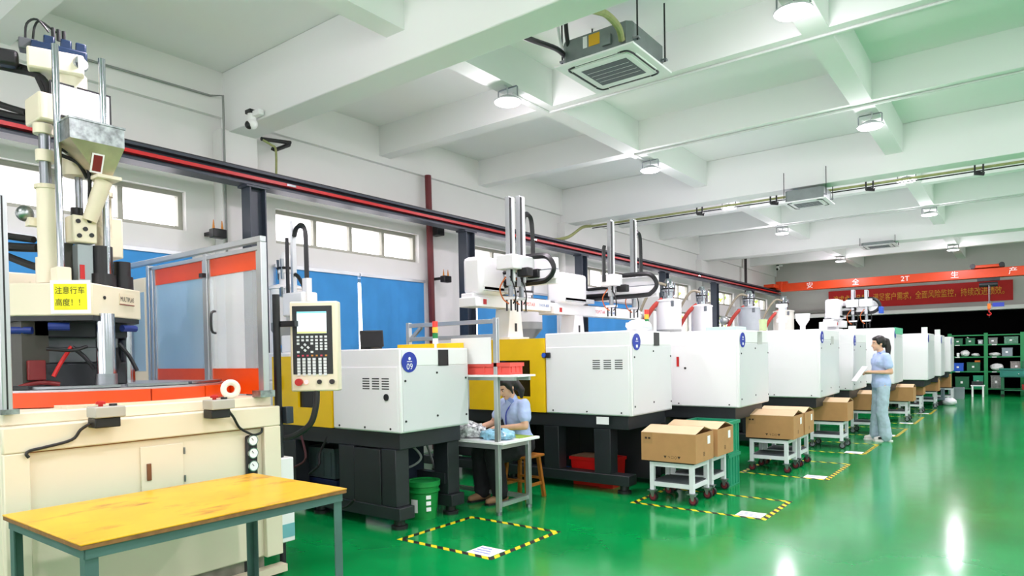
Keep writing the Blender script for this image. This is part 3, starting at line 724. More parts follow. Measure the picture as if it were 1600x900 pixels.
rib([(-5.2,1.2,3.38),(-5.05,1.5,3.36),(-4.9,1.62,3.30),(-4.88,1.66,3.15),(-4.88,1.68,3.0)], .02)
rib([(-4.92,1.60,3.32),(-4.9,1.64,3.2),(-4.87,1.67,3.05)], .022)
rib([(-5.3,1.2,3.32),(-5.2,1.42,3.18),(-5.0,1.56,3.09)], .02); rib([(-5.3,1.2,3.26),(-5.2,1.45,3.12),(-5.0,1.58,3.06)], .018)
rib([(-5.3,1.2,2.37),(-5.2,1.45,2.33),(-5.0,1.58,2.29)], .022); rib([(-5.3,1.2,2.31),(-5.2,1.46,2.26),(-5.0,1.6,2.24)], .028)
rib([(-5.3,1.3,2.30),(-5.2,1.46,2.21),(-5.0,1.58,2.12),(-4.9,1.62,2.11)], .024)
rib([(-4.74,1.66,2.83),(-4.70,1.73,2.80),(-4.69,1.79,2.72),(-4.72,1.80,2.5)], .012, 'cable'); rib([(-4.76,1.66,2.80),(-4.72,1.74,2.76),(-4.74,1.80,2.68)], .012, 'cable')
MB().ball((-4.95,1.52,2.44),.05).build('lubricator', galv, T); B('lubricator_arm', cream, T, -4.95, -4.88, 1.52, 1.58, 2.36, 2.41)
# rear cabinet, left guard
B('rear_cabinet', cream, T, -6.1, -5.75, 1.12, 2.1, 1.245, 2.16, .01)
B('rear_cabinet_groove', creamd, T, -5.75, -5.745, 1.78, 1.79, 1.3, 2.1)
# guard frame
def post(x, y, z0, z1, w=.045): return B('guard_post', alu, T, x-w/2, x+w/2, y-w/2, y+w/2, z0, z1, .004)
GY = 2.62
post(-4.10, GY, 1.245, 2.30); post(-4.81, GY, 1.245, 2.29); post(-5.72, GY, 1.245, 2.29); post(-5.66, GY, 1.245, 2.27, .04)
post(-4.10, 1.155, 1.245, 2.36); B('guard_groove', black, T, -4.079, -4.077, 1.15, 1.158, 1.25, 2.35)
B('guard_rail', alu, T, -6.1, -4.08, GY-.022, GY+.022, 2.30, 2.34, .004); B('guard_rail', alu, T, -5.75, -4.08, GY-.02, GY+.02, 2.245, 2.275, .004)
B('guard_foot', galv, T, -4.16, -4.06, GY-.06, GY+.05, 1.245, 1.29); B('guard_foot', galv, T, -4.17, -4.06, 1.12, 1.2, 1.245, 1.27)
film = glass('guard_film', 'a9cbe2', .78, .15); clear = glass('guard_clear', 'e8f0f4', .30, .05)
for x0, x1, m in ((-5.62,-4.85,film),(-4.77,-4.14,clear)):
    B('guard_pane', m, T, x0, x1, GY-.003, GY+.003, 1.44, 2.12)
    B('guard_band', orange, T, x0, x1, GY-.006, GY+.006, 2.12, 2.245)
    B('guard_kick', orange, T, x0, x1, GY-.006, GY+.006, 1.26, 1.44)
    for x in (x0, x1): B('guard_edge', alu, T, x-.012, x+.012, GY-.014, GY+.014, 1.26, 2.245)
MB().tube([(-4.70,GY-.01,1.86),(-4.68,GY-.05,1.84),(-4.68,GY-.05,1.72),(-4.70,GY-.01,1.70)],.009,8,3).build('guard_handle', black, T)
MB().obox((-4.81,GY-.04,2.13),(.05,.03,.03)).build('guard_hinge', black, T)
gd = B('rear_door', cream, T, -6.1, -5.75, GY-.012, GY+.012, 1.245, 2.2, .004)
B('rear_door_window', film, gd, -6.03, -5.80, GY-.016, GY+.016, 1.42, 2.08)
# two-hand control boxes
for y0, y1, zc, name in ((1.50,1.655,1.20,'l'),(2.15,2.30,1.195,'r')):
    cb = B('button_box', greyp, T, -4.05, -3.93, y0, y1, zc, zc+.06, .006)
    B('box_bracket', black, cb, -4.05, -3.95, y0+.005, y1-.02, zc-.055, zc, .006)
    ym = (y0+y1)/2
    MB().lathe((-3.99,ym-.028,zc+.06), [(.012,0),(.012,.012),(.024,.012),(.024,.024),(.012,.03)], 18).build('emergency_button', red, cb)
    MB().cyl((-3.99,ym+.035,zc+.06),(-3.99,ym+.035,zc+.072),.020,n=16).build('push_button', black, cb)
MB().tube([(-4.0,1.50,1.17),(-4.02,1.46,1.14),(-4.03,1.42,1.09),(-4.035,1.30,1.065),(-4.035,1.235,1.055),(-4.035,1.215,1.04),(-4.035,1.225,1.02)],.008,8,5).build('control_cable', black, T)
MB().tube([(-4.0,2.30,1.17),(-4.02,2.34,1.13),(-4.04,2.39,1.06),(-4.04,2.45,1.02),(-4.05,2.50,1.0),(-4.05,2.55,1.01),(-4.05,2.56,1.04)],.008,8,5).build('control_cable', black, T)

# tape roll on the press deck
tag(MB().torus((-4.17,2.41,1.307),.045,.020,(1,-.25,0),32,10).build('tape_roll', P('tape_cream','efe9dc',.6), None), 'cream roll of tape standing on the press deck', 'tape')

# ------------------------------------------------------------------ control pendant
pc = V(-4.02,2.97,1.588); pr = V(.798,.603,0); pn = V(.603,-.798,0)
t = thing('control_panel', 'cream control panel with screen and keypad on a black pole beside the press', 'control panel', (-4.2,2.83,0))
def ploc(a, b, off=0): return pc+pr*a+V(0,0,b)+pn*off
MB().obox(ploc(0,0,-.04), (.345,.09,.645), pr).build('housing', cream, t, .012)
fp = MB().obox(ploc(-.01,.045,.006), (.285,.006,.49), pr).build('face_plate', dark2, t, .003)
MB().obox(ploc(-.012,.17,.010), (.21,.004,.155), pr).build('screen', screen_m, fp)
MB().obox(ploc(-.012,.243,.0125), (.21,.002,.012), pr).build('screen_bar', P('screen_cyan','7fd3e2',.4,emit=.5), fp)
MB().obox(ploc(-.012,.10,.0125), (.21,.002,.014), pr).build('screen_bar', P('screen_olive','c8cf8a',.4,emit=.4), fp)
keyw = P('key_white','dfe3e6',.5); keyr = P('key_red','d2455a',.5); keyo = P('key_orange','d08a3a',.5)
def key(a, b, m=keyw, s=.018, rot=0):
    up = (0,0,1) if not rot else (pr*.7+V(0,0,.7))
    r_ = pr if not rot else (pr*.7-V(0,0,.7))
    MB().obox(ploc(a,b,.011), (s,.005,s*.82), r_, up).build('key', m, fp)
for i in range(7):
    for j in range(2): key(-.112+.033*i, .068-.024*j)
for j in range(3):
    for i in (4,5,6): key(-.112+.033*i, .02-.020*j)
key(-.112,.02); key(-.014,.02); key(-.112,-.04); key(-.014,-.04)
for a, b in ((-.063,.012),(-.063,-.028),(-.085,-.008),(-.041,-.008)): key(a, b, keyw, .018, 1)
for i in range(7): key(-.112+.033*i, -.066, (keyr,keyr,keyr,keyo,keyo,keyr,keyo)[i], .014)
for j in range(6):
    for i, a in enumerate((-.11,-.073,-.036,.0,.042,.078)): key(a, -.092-.0215*j, keyw, .022)
for a, r_, m, z in ((-.11,.026,red,.03),(-.06,.016,P('pilot_pink','ffc0c0',.4,emit=.6),.012),(.035,.016,black,.02),(.125,.018,black,.02)):
    MB().cyl(ploc(a,-.255,.004), ploc(a,-.255,.004+z), r_, n=18).build('knob', m, t)
MB().cyl((-4.205,2.79,1.06),(-4.205,2.79,1.96),.026,n=14).build('pole', black, t)
MB().cyl((-4.2,2.795,.0),(-4.2,2.795,1.06),.022,n=14).build('lower_pole', dark2, t)
MB().obox((-4.17,2.84,1.10),(.06,.06,.12)).build('pole_clamp', runway_grey, t, .006)
MB().bar((-4.2,2.82,1.75),(-4.07,2.86,1.75),.04,.04).build('mount_arm', black, t)
MB().tube([(-4.03,2.99,1.27),(-4.03,2.98,1.16),(-4.06,2.95,1.03),(-4.15,2.88,.95),(-4.22,2.80,.93)],.022,10,6).build('cable_conduit', black, t)

# ------------------------------------------------------------------ work bench
t = thing('work_bench', 'long yellow-topped work bench on green-grey angle-steel legs', 'bench', (-3.4,1.7,0))
B('plywood_core', ply, t, -3.86, -2.95, 1.06, 2.37, .757, .776, .002)
B('bench_top', benchtop, t, -3.862, -2.948, 1.058, 2.372, .776, .783, .002)
for x, y in ((-3.84,1.08),(-2.97,1.08),(-3.84,2.35),(-2.97,2.35)):
    sx = 1 if x < -3.4 else -1; sy = 1 if y < 1.7 else -1
    L = MB(); L.prism([(x,y),(x+sx*.05,y),(x+sx*.05,y+sy*.006),(x+sx*.006,y+sy*.006),(x+sx*.006,y+sy*.05),(x,y+sy*.05)], 0, .72).build('leg', benchleg, t)
for y in (1.08, 2.345): B('apron', benchleg, t, -3.84, -2.97, y-.004, y+.004, .715, .757)
for x in (-3.84,-2.965): B('apron', benchleg, t, x-.004, x+.004, 1.08, 2.35, .715, .757)
B('cross_brace', benchleg, t, -3.43, -3.38, 1.084, 2.34, .72, .757)
# ------------------------------------------------------------------ injection moulding machines
def panel_hole(name, mat, parent, x0, x1, y0, y1, z0, z1, hx0, hx1, hz0, hz1, bevel=0):
    # slab in XZ with a rectangular hole, one connected mesh
    o = [(x0,z0),(x1,z0),(x1,z1),(x0,z1)]; h = [(hx0,hz0),(hx1,hz0),(hx1,hz1),(hx0,hz1)]
    mb = MB(); vs = []
    for y in (y0, y1): vs += [(a,y,b) for a, b in o]+[(a,y,b) for a, b in h]
    fs = []
    for i in range(4):
        j = (i+1)%4
        fs += [(i,j,4+j,4+i), (8+i,12+i,12+j,8+j), (i,8+i,8+j,j), (4+i,4+j,12+j,12+i)]
    mb._add(vs, fs); return mb.build(name, mat, parent, bevel)
smoke = glass('door_smoke', '14181b', .75, .08)
def beacon(T, x, y, z, w=.018, hh=.055):
    MB().cyl((x,y,z),(x,y,z+.05),.012,n=8).build('beacon_stem', mwhite, T)
    b = MB().cyl((x,y,z+.05),(x,y,z+.10),w*1.5,n=14).build('signal_tower', mwhite, T)
    for k, m in enumerate((P('lens_green','16803e',.3), P('lens_amber','f09a2c',.3,emit=.8), P('lens_red','e03a2e',.3,emit=.25))):
        MB().cyl((x,y,z+.10+hh*k),(x,y,z+.10+hh*(k+1)-.004),w*1.45,n=14).build('signal_lens', m, b)
def machine(label, xe, y0, y1, zb, zt, xw, xd, xi, near=True, num='09', door=yellow, tall=0, lamp=None, hood=0.0, legs=None):
    T = thing('injection_moulding_machine', label, 'machine', ((xe+xi)/2,(y0+y1)/2,0), 'injection moulding machines in a row')
    # frame
    xs = xe-.06 if legs else xe-.9
    B('bed_frame', dark, T, xi, xe-.07, y0+.05, y1-.05, zb-.15, zb-.005, .006)
    for ya, yb in ((y0+.02,y0+.20),(y1-.20,y1-.02)):
        B('skid', dark, T, xi+.2, xs, ya, yb, .09, .20, .006)
        for x in (xs-.1, (xe+xi)/2, xi+.4): MB().lathe((x,(ya+yb)/2,0), [(.075,0),(.075,.03),(.05,.035),(.05,.09)], 14).build('levelling_foot', black, T)
    for x0, x1 in (legs or ((xe-1.15,xe-.95),((xe+xi)/2-.5,(xe+xi)/2-.3),(xi+.4,xi+.6))):
        for ya, yb in ((y0+.03,y0+.19),(y1-.19,y1-.03)): B('leg', dark, T, x0, x1, ya, yb, .20, zb-.15, .006)
    B('underside_dark_block', dark2, T, xi+.5, (xe+xi)/2-.6 if legs else xe-1.2, y0+.22, y1-.22, .21, zb-.16, .01)  # dark block added so the underside reads as black shade
    # clamp cover
    C = B('clamp_cover', mwhite, T, xw, xe, y0, y1, zb, zt-hood, .012)
    zs = zt-.16-hood
    B('end_panel', mgrey, C, xe, xe+.008, y0+.025, y1-.025, zb+.015, zs, .003)
    B('end_header', mwhite, C, xe, xe+.008, y0+.025, y1-.025, zs+.008, zt-hood-.01, .003)
    B('side_panel', mwhite, C, xw+.02, xe-.03, y0-.008, y0, zb+.012, zs, .003)
    if hood: B('top_hood', mwhite, C, xw, xe-.35, y0+.05, y1-.05, zt-hood, zt, .02)
    ym = (y0+y1)/2
    if near == 2: B('end_latch', black, C, xe+.008, xe+.014, ym+.02, ym+.15, zs+.0, zt-hood-.015)
    bd = MB().cyl((xe+.008,y0+.10,zs+.04),(xe+.014,y0+.10,zs+.04),.088,n=28).build('number_badge', bluebadge, C)
    if num is not None:
        if num: text('badge_number', num, .075, paper, (xe+.0145,y0+.10,zs-.0), (0,1,0), (0,0,1), bd, .001)
        else: B('badge_block', paper, bd, xe+.0145, xe+.0155, y0+.08, y0+.12, zs-.02, zs+.01)
        MB().cyl((xe+.0145,y0+.10,zs+.07),(xe+.016,y0+.10,zs+.07),.014,n=12).build('badge_mark', paper, bd)
        B('badge_line', paper, bd, xe+.0145, xe+.0155, y0+.07, y0+.13, zs+.042, zs+.048)
    if near:
        for y, z in ((y0+.05,zs-.12),(y1-.05,zs-.12),(y0+.05,zb+.1),(y1-.05,zb+.1),(ym,zs-.06),(ym,zb+.12)):
            MB().cyl((xe+.008,y,z),(xe+.014,y,z),.010,n=8).build('panel_bolt', black, C)
        for x in (xw+.1,(xw+xe)/2,xe-.12): MB().cyl((x,y0-.008,zb+.035),(x,y0-.014,zb+.035),.009,n=8).build('panel_bolt', black, C)
        for c_ in range(3 if near == 2 else 0):
            for r_ in range(5):
                x = xe-(.13 if xe < -4 else .10)-(.125 if xe < -4 else .135)*c_
                B('vent_slot', P('slot_dark','3a3d3e',.7), C, x-.09, x, y0-.0095, y0-.0075, (zs-.095 if xe < -4 else zs-.145)-.022*r_-.010, (zs-.095 if xe < -4 else zs-.145)-.022*r_)
    # safety door
    if xd < xw:
        hx = (xw-.21, xd+.42) if door is yellow else (xw-.2, xd+.3)
        D = panel_hole('safety_door', door, T, xd, xw-.006, y0-.012, y0+.03, zb+.005, zt-.05, hx[1], hx[0], zb+.18, zt-.30)
        B('door_window', smoke, D, hx[1]-.01, hx[0]+.01, y0+.012, y0+.018, zb+.17, zt-.29)
        B('door_handle', black, D, xd+.12, xd+.16, y0-.04, y0-.012, (zb+zt)/2-.02, (zb+zt)/2+.12, .006)
        B('door_top', door, D, xd, xw-.006, y0+.03, y1-.02, zt-.09, zt-.05)
        B('rear_door', door, T, xd, xw-.006, y1-.03, y1+.01, zb+.005, zt-.05)
        B('moving_platen', dark, T, xw-.35, xw-.15, y0+.15, y1-.15, zb-.01, zt-.2, .01)
        B('fixed_platen', P('platen_grey','565a5d',.5), T, xd+.1, xd+.34, y0+.12, y1-.12, zb-.01, zt-.12, .01)
        for y in (y0+.28, y1-.28):
            for z in (zb+.12, zt-.38): MB().cyl((xd+.2,y,z),(xw,y,z),.03,n=12).build('tie_bar', chrome, T)
    # injection unit
    B('injection_cover', mwhite, T, xi+.1, xd-.02, y0+.12, y1-.12, zb-.005, zb+.42, .02)
    MB().cyl((xi+.25,ym,zb+.55),(xd+.1,ym,zb+.55),.09,n=16).build('barrel', mwhite, T)
    B('injection_carriage', mwhite, T, xi+.15, xi+.7, ym-.25, ym+.25, zb+.42, zb+.72, .02)
    if lamp: beacon(T, *lamp)
    return T

m1 = machine('nearest moulding machine with grey-white cover, numbered badge and amber door behind the control panel', -4.16, 3.93, 4.81, .85, 1.575, -5.06, -6.0, -6.66, lamp=(-4.40,4.62,1.57), near=2,
             legs=((-4.45,-4.27),(-5.03,-4.82),(-5.9,-5.7),(-6.5,-6.3)))
B('base_cabinet', dark2, m1, -4.81, -4.46, 3.955, 4.2, .2, .69, .004)
B('base_cabinet', navy, m1, -5.05, -4.66, 4.3, 4.7, .25, .69, .004)
B('far_rail', yellow, m1, -5.05, -4.20, 4.74, 4.80, 1.575, 1.625, .004)
MB().cyl((-4.325,3.922,1.155),(-4.325,3.914,1.155),.030,n=16).build('cable_port', black, m1)
B('monitor_arm', black, m1, -5.1, -4.95, 4.3, 4.45, 1.575, 1.72, .006)
MB().obox((-4.93,4.3,1.68),(.22,.03,.16),(.8,.6,0),(.2,-.2,1)).build('operator_screen', black, m1, .006)
for pts in ([(-5.2,4.0,.8),(-5.3,3.95,.6),(-5.25,3.9,.5),(-5.4,3.9,.4)], [(-5.6,3.95,.78),(-5.45,3.9,.55),(-5.6,3.88,.45)], [(-5.3,3.9,.3),(-4.9,3.86,.15),(-4.7,3.86,.24)]):
    MB().tube(pts, .012, 6, 5).build('hose', P('hose_maroon','4a2326',.6) if pts[0][0] == -5.6 else rubber, m1)
MB().tube([(-4.6,4.45,.68),(-4.5,4.5,.55),(-4.62,4.45,.45),(-4.9,4.4,.42)],.012,6,5).build('hose', P('hose_grey','9da1a0',.6), m1)

rn = random.Random(5)
for k in range(6):
    y = 4.86+.02*(k%3); x = -5.3+.16*k
    MB().tube([(x,4.7,.72),(x+rn.uniform(-.1,.1),4.78,.5+rn.uniform(-.1,.1)),(x+rn.uniform(-.2,.2),4.8,.3+rn.uniform(-.1,.1)),(x+rn.uniform(-.2,.2),4.75,.2)],.012,6,5).build('hose', (rubber,P('hose_grey','9da1a0',.6),P('hose_maroon','4a2326',.6))[k%3], m1)
B('far_crossmember', dark, m1, -6.2, -4.3, 4.6, 4.68, .30, .40)
m2 = machine('second moulding machine, yellow sliding door and tall white cover behind the seated worker', -3.2, 6.29, 7.30, .835, 1.735, -4.28, -5.42, -6.5, lamp=(-3.42,7.12,1.735), num='', near=2,
             legs=((-3.68,-3.48),(-4.34,-4.14),(-5.0,-4.8),(-6.1,-5.9)))
B('door_lock', black, m2, -4.30, -4.20, 6.25, 6.28, 1.46, 1.52, .006); MB().cyl((-4.27,6.25,1.49),(-4.27,6.235,1.49),.025,n=14).build('lock_knob', blue, m2)
B('warning_label', paper, m2, -3.62, -3.47, 6.275, 6.279, .74, .82)
B('dark_fill_box', dark2, m2, -3.75, -3.32, 6.98, 7.26, .06, .68, .006)  # dark box added to blacken the space under the cover
B('rear_panel', dark2, m2, -5.3, -3.9, 7.2, 7.26, .21, .68)
m3 = machine('third moulding machine with plain white cover and wide blue badge, behind the green crates', -2.6, 7.85, 9.0, .83, 1.75, -4.1, -5.25, -6.6, num='', door=mwhite)
B('emergency_pull', red, m3, -3.37, -3.34, 7.835, 7.845, 1.32, 1.44); MB().cyl((-3.26,7.842,1.30),(-3.26,7.832,1.30),.014,n=10).build('door_lock', black, m3)
B('notice_sheet', P('notice_grey','b9bcb8',.6), m3, -2.592, -2.588, 8.52, 8.70, 1.58, 1.74)
m4 = machine('fourth moulding machine, white box cover above the single carton trolley', -2.3, 10.5, 11.8, .79, 1.80, -3.6, -4.55, -6.3, num='', door=mwhite)
B('notice_sheet', P('notice_grey','b9bcb8',.6), m4, -2.292, -2.288, 11.2, 11.36, 1.58, 1.7)
m5 = machine('fifth moulding machine, narrow white cover left of the standing woman', -2.2, 12.4, 13.6, .80, 1.76, -3.7, -4.7, -6.3, num='', door=mwhite)
m6 = machine('sixth moulding machine, tallest white cover directly behind the standing woman', -1.92, 14.9, 16.1, .80, 1.90, -3.5, -4.5, -6.3, num=None, near=False, door=mwhite)
B('corner_cap', P('cap_green','5fc39a',.5), m6, -1.93, -1.90, 14.95, 16.0, 1.78, 1.905)
m7 = machine('seventh moulding machine, wide white cover right of the standing woman', -1.6, 17.5, 18.95, .77, 1.82, -3.4, -4.5, -6.3, num=None, near=False, door=mwhite)
m8 = machine('eighth moulding machine, slim white edge beyond the wide cover', -1.5, 19.4, 20.4, .79, 1.80, -3.4, -4.6, -6.6, num=None, near=False, door=mwhite)
m9 = machine('farthest moulding machine, beside the green storage rack', -1.4, 20.9, 22.0, .85, 1.77, -3.4, -4.6, -6.6, num=None, near=False, door=mwhite)
for T, x, y, z in ((m7,-1.68,17.75,1.82),(m8,-1.58,19.6,1.80),(m5,-2.3,12.9,1.76),(m4,-2.5,11.65,1.80)):
    MB().cyl((x,y,z),(x,y,z+.14),.06,n=14).build('beacon_cap', P('beacon_white','e9f0ea',.4), T)
MB().lathe((-2.55,8.62,1.75), [(.045,0),(.045,.1),(.05,.1),(.05,.14)], 14).build('beacon_cap', P('beacon_lime','d6e2b0',.4), m3)
tag(B('paper_tray', P('tray_mint','bfe3d0',.5), None, -3.1, -2.72, 8.1, 8.5, 1.751, 1.80, .01), 'pale green tray lying on top of the third machine', 'tray')

# ------------------------------------------------------------------ take-out robots
def chain(T, pts, r=.022, name='cable_chain'):
    MB().tube(pts, r, 4, 6).build(name, black, T)
    Q = [Vector(p) for p in pts]
def robot(label, x, y, z0, arms, cover, kick_y, kick_x1, ybeam, brand=None, h=.27):
    T = thing('takeout_robot', label, 'robot', (x,y,z0), 'gantry take-out robots')
    MB().prism([(-.16,0),(.16,0),(.11,h),(-.11,h)], -.14, .14, lambda a, b, c: (x+c*.8, y+a, z0+b)).build('column', mwhite2, T, .006)
    B('column_slot', black, T, x+.113, x+.118, y-.02, y+.02, z0+.1, z0+.2)
    B('base_plate', mwhite2, T, x-.17, x+.17, y-.2, y+.2, z0, z0+.03, .004)
    zb = z0+h
    B('traverse_beam', mwhite2, T, x-.09, x+.09, ybeam[0], ybeam[1], zb, zb+.15, .008)
    B('beam_rail', black, T, x-.05, x+.05, ybeam[0]+.05, ybeam[1]-.05, zb+.15, zb+.165)
    B('beam_end', mwhite2, T, x-.1, x+.16, ybeam[0]-.03, ybeam[0]+.22, zb-.01, zb+.10, .01)
    B('red_label', red, T, x+.16, x+.163, ybeam[0]+.10, ybeam[0]+.16, zb+.02, zb+.08)
    if brand:
        text('brand', 'TOPSTAR', .068, P('brand_red','d0343c',.5), (x+.0905,brand-.15,zb+.07), (0,1,0), (0,0,1), T, .0015)
        text('model', 'THOR-800', .052, P('brand_blue','2f6fb5',.5), (x+.0905,brand+.2,zb+.07), (0,1,0), (0,0,1), T, .0015)
    c0, c1 = cover
    B('carriage', P('carriage_grey','c9cdd0',.4), T, x-.1, x+.2, c0+.05, c1+.2, zb+.17, zb+.23, .01)
    B('carriage_cover', mwhite2, T, x-.08, x+.20, c0, c1, zb+.14, zb+.57, .05)
    zk = zb+.29
    K = B('kick_beam', mwhite2, T, x-.1, kick_x1, kick_y-.05, kick_y+.05, zk, zk+.10, .006)
    B('kick_plate', mwhite2, T, x+.2, kick_x1-.05, kick_y+.05, kick_y+.12, zk-.05, zk+.25, .01)
    B('kick_rail', steel, T, x, kick_x1, kick_y-.03, kick_y+.03, zk+.10, zk+.115)
    chain(T, [(x-.05,kick_y-.06,zk-.03),(kick_x1-.25,kick_y-.06,zk-.03),(kick_x1-.08,kick_y-.06,zk+.0),(kick_x1-.0,kick_y-.06,zk+.11),(kick_x1-.08,kick_y-.06,zk+.24),(kick_x1-.25,kick_y-.06,zk+.27),(x+.3,kick_y-.06,zk+.27)], .032)
    chain(T, [(x-.05,kick_y-.08,zk+.02),(x+.35,kick_y-.08,zk+.02),(x+.45,kick_y-.08,zk+.06),(x+.35,kick_y-.08,zk+.11),(x-.0,kick_y-.08,zk+.11)], .022)
    for k, (ax, ay, az0, az1) in enumerate(arms):
        A = B('vertical_arm', alu, T, ax-.03, ax+.03, ay-.045, ay+.045, az0, az1, .004)
        B('arm_rail', black, A, ax+.03, ax+.036, ay-.045, ay-.012, az0+.05, az1-.02)
        B('arm_rail', mwhite2, A, ax+.03, ax+.04, ay+.01, ay+.04, az0+.05, az1-.01)
        B('arm_carriage', mwhite2, T, ax-.12, ax+.12, ay-.11, ay+.11, zk+.10, zk+.26, .01)
        B('arm_motor', black, T, ax+.05, ax+.2, ay+.05, ay+.16, zk+.02, zk+.12, .01)
        # wrist and gripper
        w = MB().cyl((ax,ay,az0-.12),(ax,ay,az0),.03,n=10).build('wrist', steel, T)
        MB().obox((ax,ay,az0-.14),(.16,.05,.03)).build('gripper_plate', mwhite2, w)
        for dx in (-.06,.0,.06): MB().cyl((ax+dx,ay,az0-.28),(ax+dx,ay,az0-.15),.010,n=8).build('gripper_finger', black, w)
        for q in (-1,1): MB().tube([(ax+.03*q,ay-.05,az0+.1),(ax+.10*q,ay-.07,az0-.02),(ax+.09*q,ay-.03,az0-.14),(ax+.03*q,ay,az0-.2)],.008,6,5).build('air_hose', black if q > 0 else P('hose_orange','d06a2a',.5), w)
    return T
rA = robot('take-out robot nearest the camera, its twin arms tallest beside the runway', -5.05, 6.62, 1.69, [(-4.55,6.02,2.28,3.28),(-4.55,6.22,2.28,3.32)], (5.86,6.34), 6.36, -4.15, (5.84,7.44), brand=7.08, h=.38)
MB().tube([(-4.57,6.30,2.85),(-4.57,6.31,3.05),(-4.57,6.37,3.14),(-4.57,6.46,3.10),(-4.57,6.49,2.9),(-4.57,6.49,2.66)],.032,4,6).build('arm_cable_chain', black, rA)
rB = robot('second take-out robot, arms wide apart behind the tall white cover', -5.1, 8.2, 1.705, [(-4.55,8.36,2.3,3.36),(-4.55,9.05,2.3,3.48)], (7.66,8.30), 8.72, -4.0, (7.52,10.2), brand=9.0, h=.345)
MB().tube([(-4.57,9.12,2.9),(-4.57,9.14,3.2),(-4.57,9.22,3.32),(-4.57,9.32,3.26),(-4.57,9.34,3.0),(-4.57,9.34,2.66)],.03,4,6).build('arm_cable_chain', black, rB)
MB().tube([(-4.60,8.27,3.0),(-4.60,8.25,2.9),(-4.60,8.25,2.5)],.03,4,3).build('arm_cable_chain', black, rB)
rC = robot('small distant take-out robot in front of the red banner', -3.15, 15.5, 1.90, [(-2.75,15.55,2.22,2.74),(-2.5,15.55,2.22,2.72)], (15.2,15.7), 15.6, -2.25, (15.1,16.6), h=.08)
B('blue_stop', blue, rC, -2.27, -2.2, 15.5, 15.7, 2.22, 2.36, .01)
# sprue picker on the nearest machine
T = thing('sprue_picker', 'slim upright picker arm with a curved black chain above the control panel', 'robot', (-6.1,4.35,1.3))
B('pedestal', mwhite2, T, -6.25, -5.95, 4.2, 4.5, 1.57, 1.75, .01); B('swing_body', mwhite2, T, -6.25, -5.9, 4.22, 4.42, 1.95, 2.2, .02)
B('neck', mwhite2, T, -6.15, -6.0, 4.25, 4.4, 1.75, 1.95)
B('upright_arm', alu, T, -6.17, -6.13, 4.28, 4.33, 2.0, 2.97, .004); B('upright_rail', black, T, -6.26, -6.235, 4.28, 4.31, 2.0, 2.80)
MB().tube([(-6.12,4.3,2.80),(-6.08,4.3,2.88),(-6.0,4.3,2.90),(-5.93,4.3,2.83),(-5.92,4.3,2.55),(-5.92,4.3,2.2)],.03,4,6).build('cable_chain', black, T)
MB().tube([(-6.12,4.3,2.4),(-6.06,4.3,2.36),(-5.98,4.3,2.25),(-5.97,4.3,2.12)],.02,6,5).build('cable_loop', black, T)
B('chain_end', mwhite2, T, -5.96, -5.88, 4.27, 4.33, 2.1, 2.34)

# ------------------------------------------------------------------ hoppers, dryers, loaders
def dryer(label, x, y, zt, r, zc, body=mwhite, hose=True, z0=1.44, clear_loader=True):
    T = thing('hopper_dryer', label, 'hopper', (x,y,z0), 'hopper dryers above the machines')
    hc = zt-zc
    MB().lathe((x,y,z0), [(.05,0),(.05,.06),(r,(zc-z0)*.75),(r,zc-z0)], 28).build('cone', P('hopper_grey','a9adaa',.4,.3), T)
    MB().lathe((x,y,zc), [(r,0),(r,hc-.03)], 32).build('drum', body, T)
    MB().lathe((x,y,zt-.03), [(r+.015,0),(r+.015,.02),(r,.03),(r*.55,.055)], 32).build('lid', body, T)
    for a in (-.8,.9): MB().obox((x+r*math.cos(a)*1.01,y-r*abs(math.sin(a))*1.01,zt-.07),(.03,.03,.10)).build('lid_latch', steel, T)
    L = MB().lathe((x,y,zt+.02), [(r*.42,0),(r*.42,.12),(r*.5,.13),(r*.5,.17),(r*.42,.18),(r*.40,.28),(r*.22,.36)], 20).build('loader', chrome if clear_loader else mwhite, T)
    for k in range(4):
        a = k*PI/2+.5; MB().bar((x+r*.45*math.cos(a),y+r*.45*math.sin(a),zt+.08),(x+r*.52*math.cos(a),y+r*.52*math.sin(a),zt+.30),.022,.03).build('loader_clamp', steel, L)
    MB().torus((x,y,zt+.2),r*.5,.016,(0,0,1),20,6).build('loader_band', black, L)
    if hose:
        MB().tube([(x-.05,y-r*.6,zt+.02),(x-.2,y-r*.9,zt-.12),(x-.35,y-r*1.0,zt-.35),(x-.45,y-r,zt-.6)],.04,8,5).build('material_hose', P('hose_red','c7473c',.5), T)
        MB().tube([(x,y-r*.4,zt+.26),(x-.15,y-r*.8,zt+.28),(x-.35,y-r,zt-.0),(x-.55,y-r,zt-.45)],.025,8,5).build('vacuum_hose', P('hose_tan','9c9580',.5), T)
        MB().ball((x-.48,y-r*1.0,zt-.28),.11).build('blower', P('blower_silver','c3c8c6',.3,.6), T)
    MB().cyl((x,y,z0-.02),(x,y,z0+.05),.09,n=14).build('feed_block', steel, T)
    return T
dryer('white hopper with grey cone seen between the near robots', -6.1, 8.4, 2.27, .28, 2.0, hose=False, z0=1.57, clear_loader=False)
dryer('white hopper dryer with silver loader just right of the second robot', -4.93, 11.15, 2.42, .22, 1.9)
dryer('white hopper dryer with red hose left of the dark runway post', -5.04, 13.0, 2.42, .20, 1.9)
dryer('grey hopper dryer with red hose right of the dark runway post', -4.87, 15.4, 2.48, .25, 1.95, body=P('drum_grey','b4bcc0',.4))
dryer('cream hopper dryer farthest back, near the end of the runway', -4.86, 18.2, 2.52, .25, 1.95, body=P('drum_cream','dcdcd0',.4))
dryer('white hopper behind the press guard glass', -6.46, 4.42, 2.30, .17, 1.9, hose=False, z0=1.57, clear_loader=False)
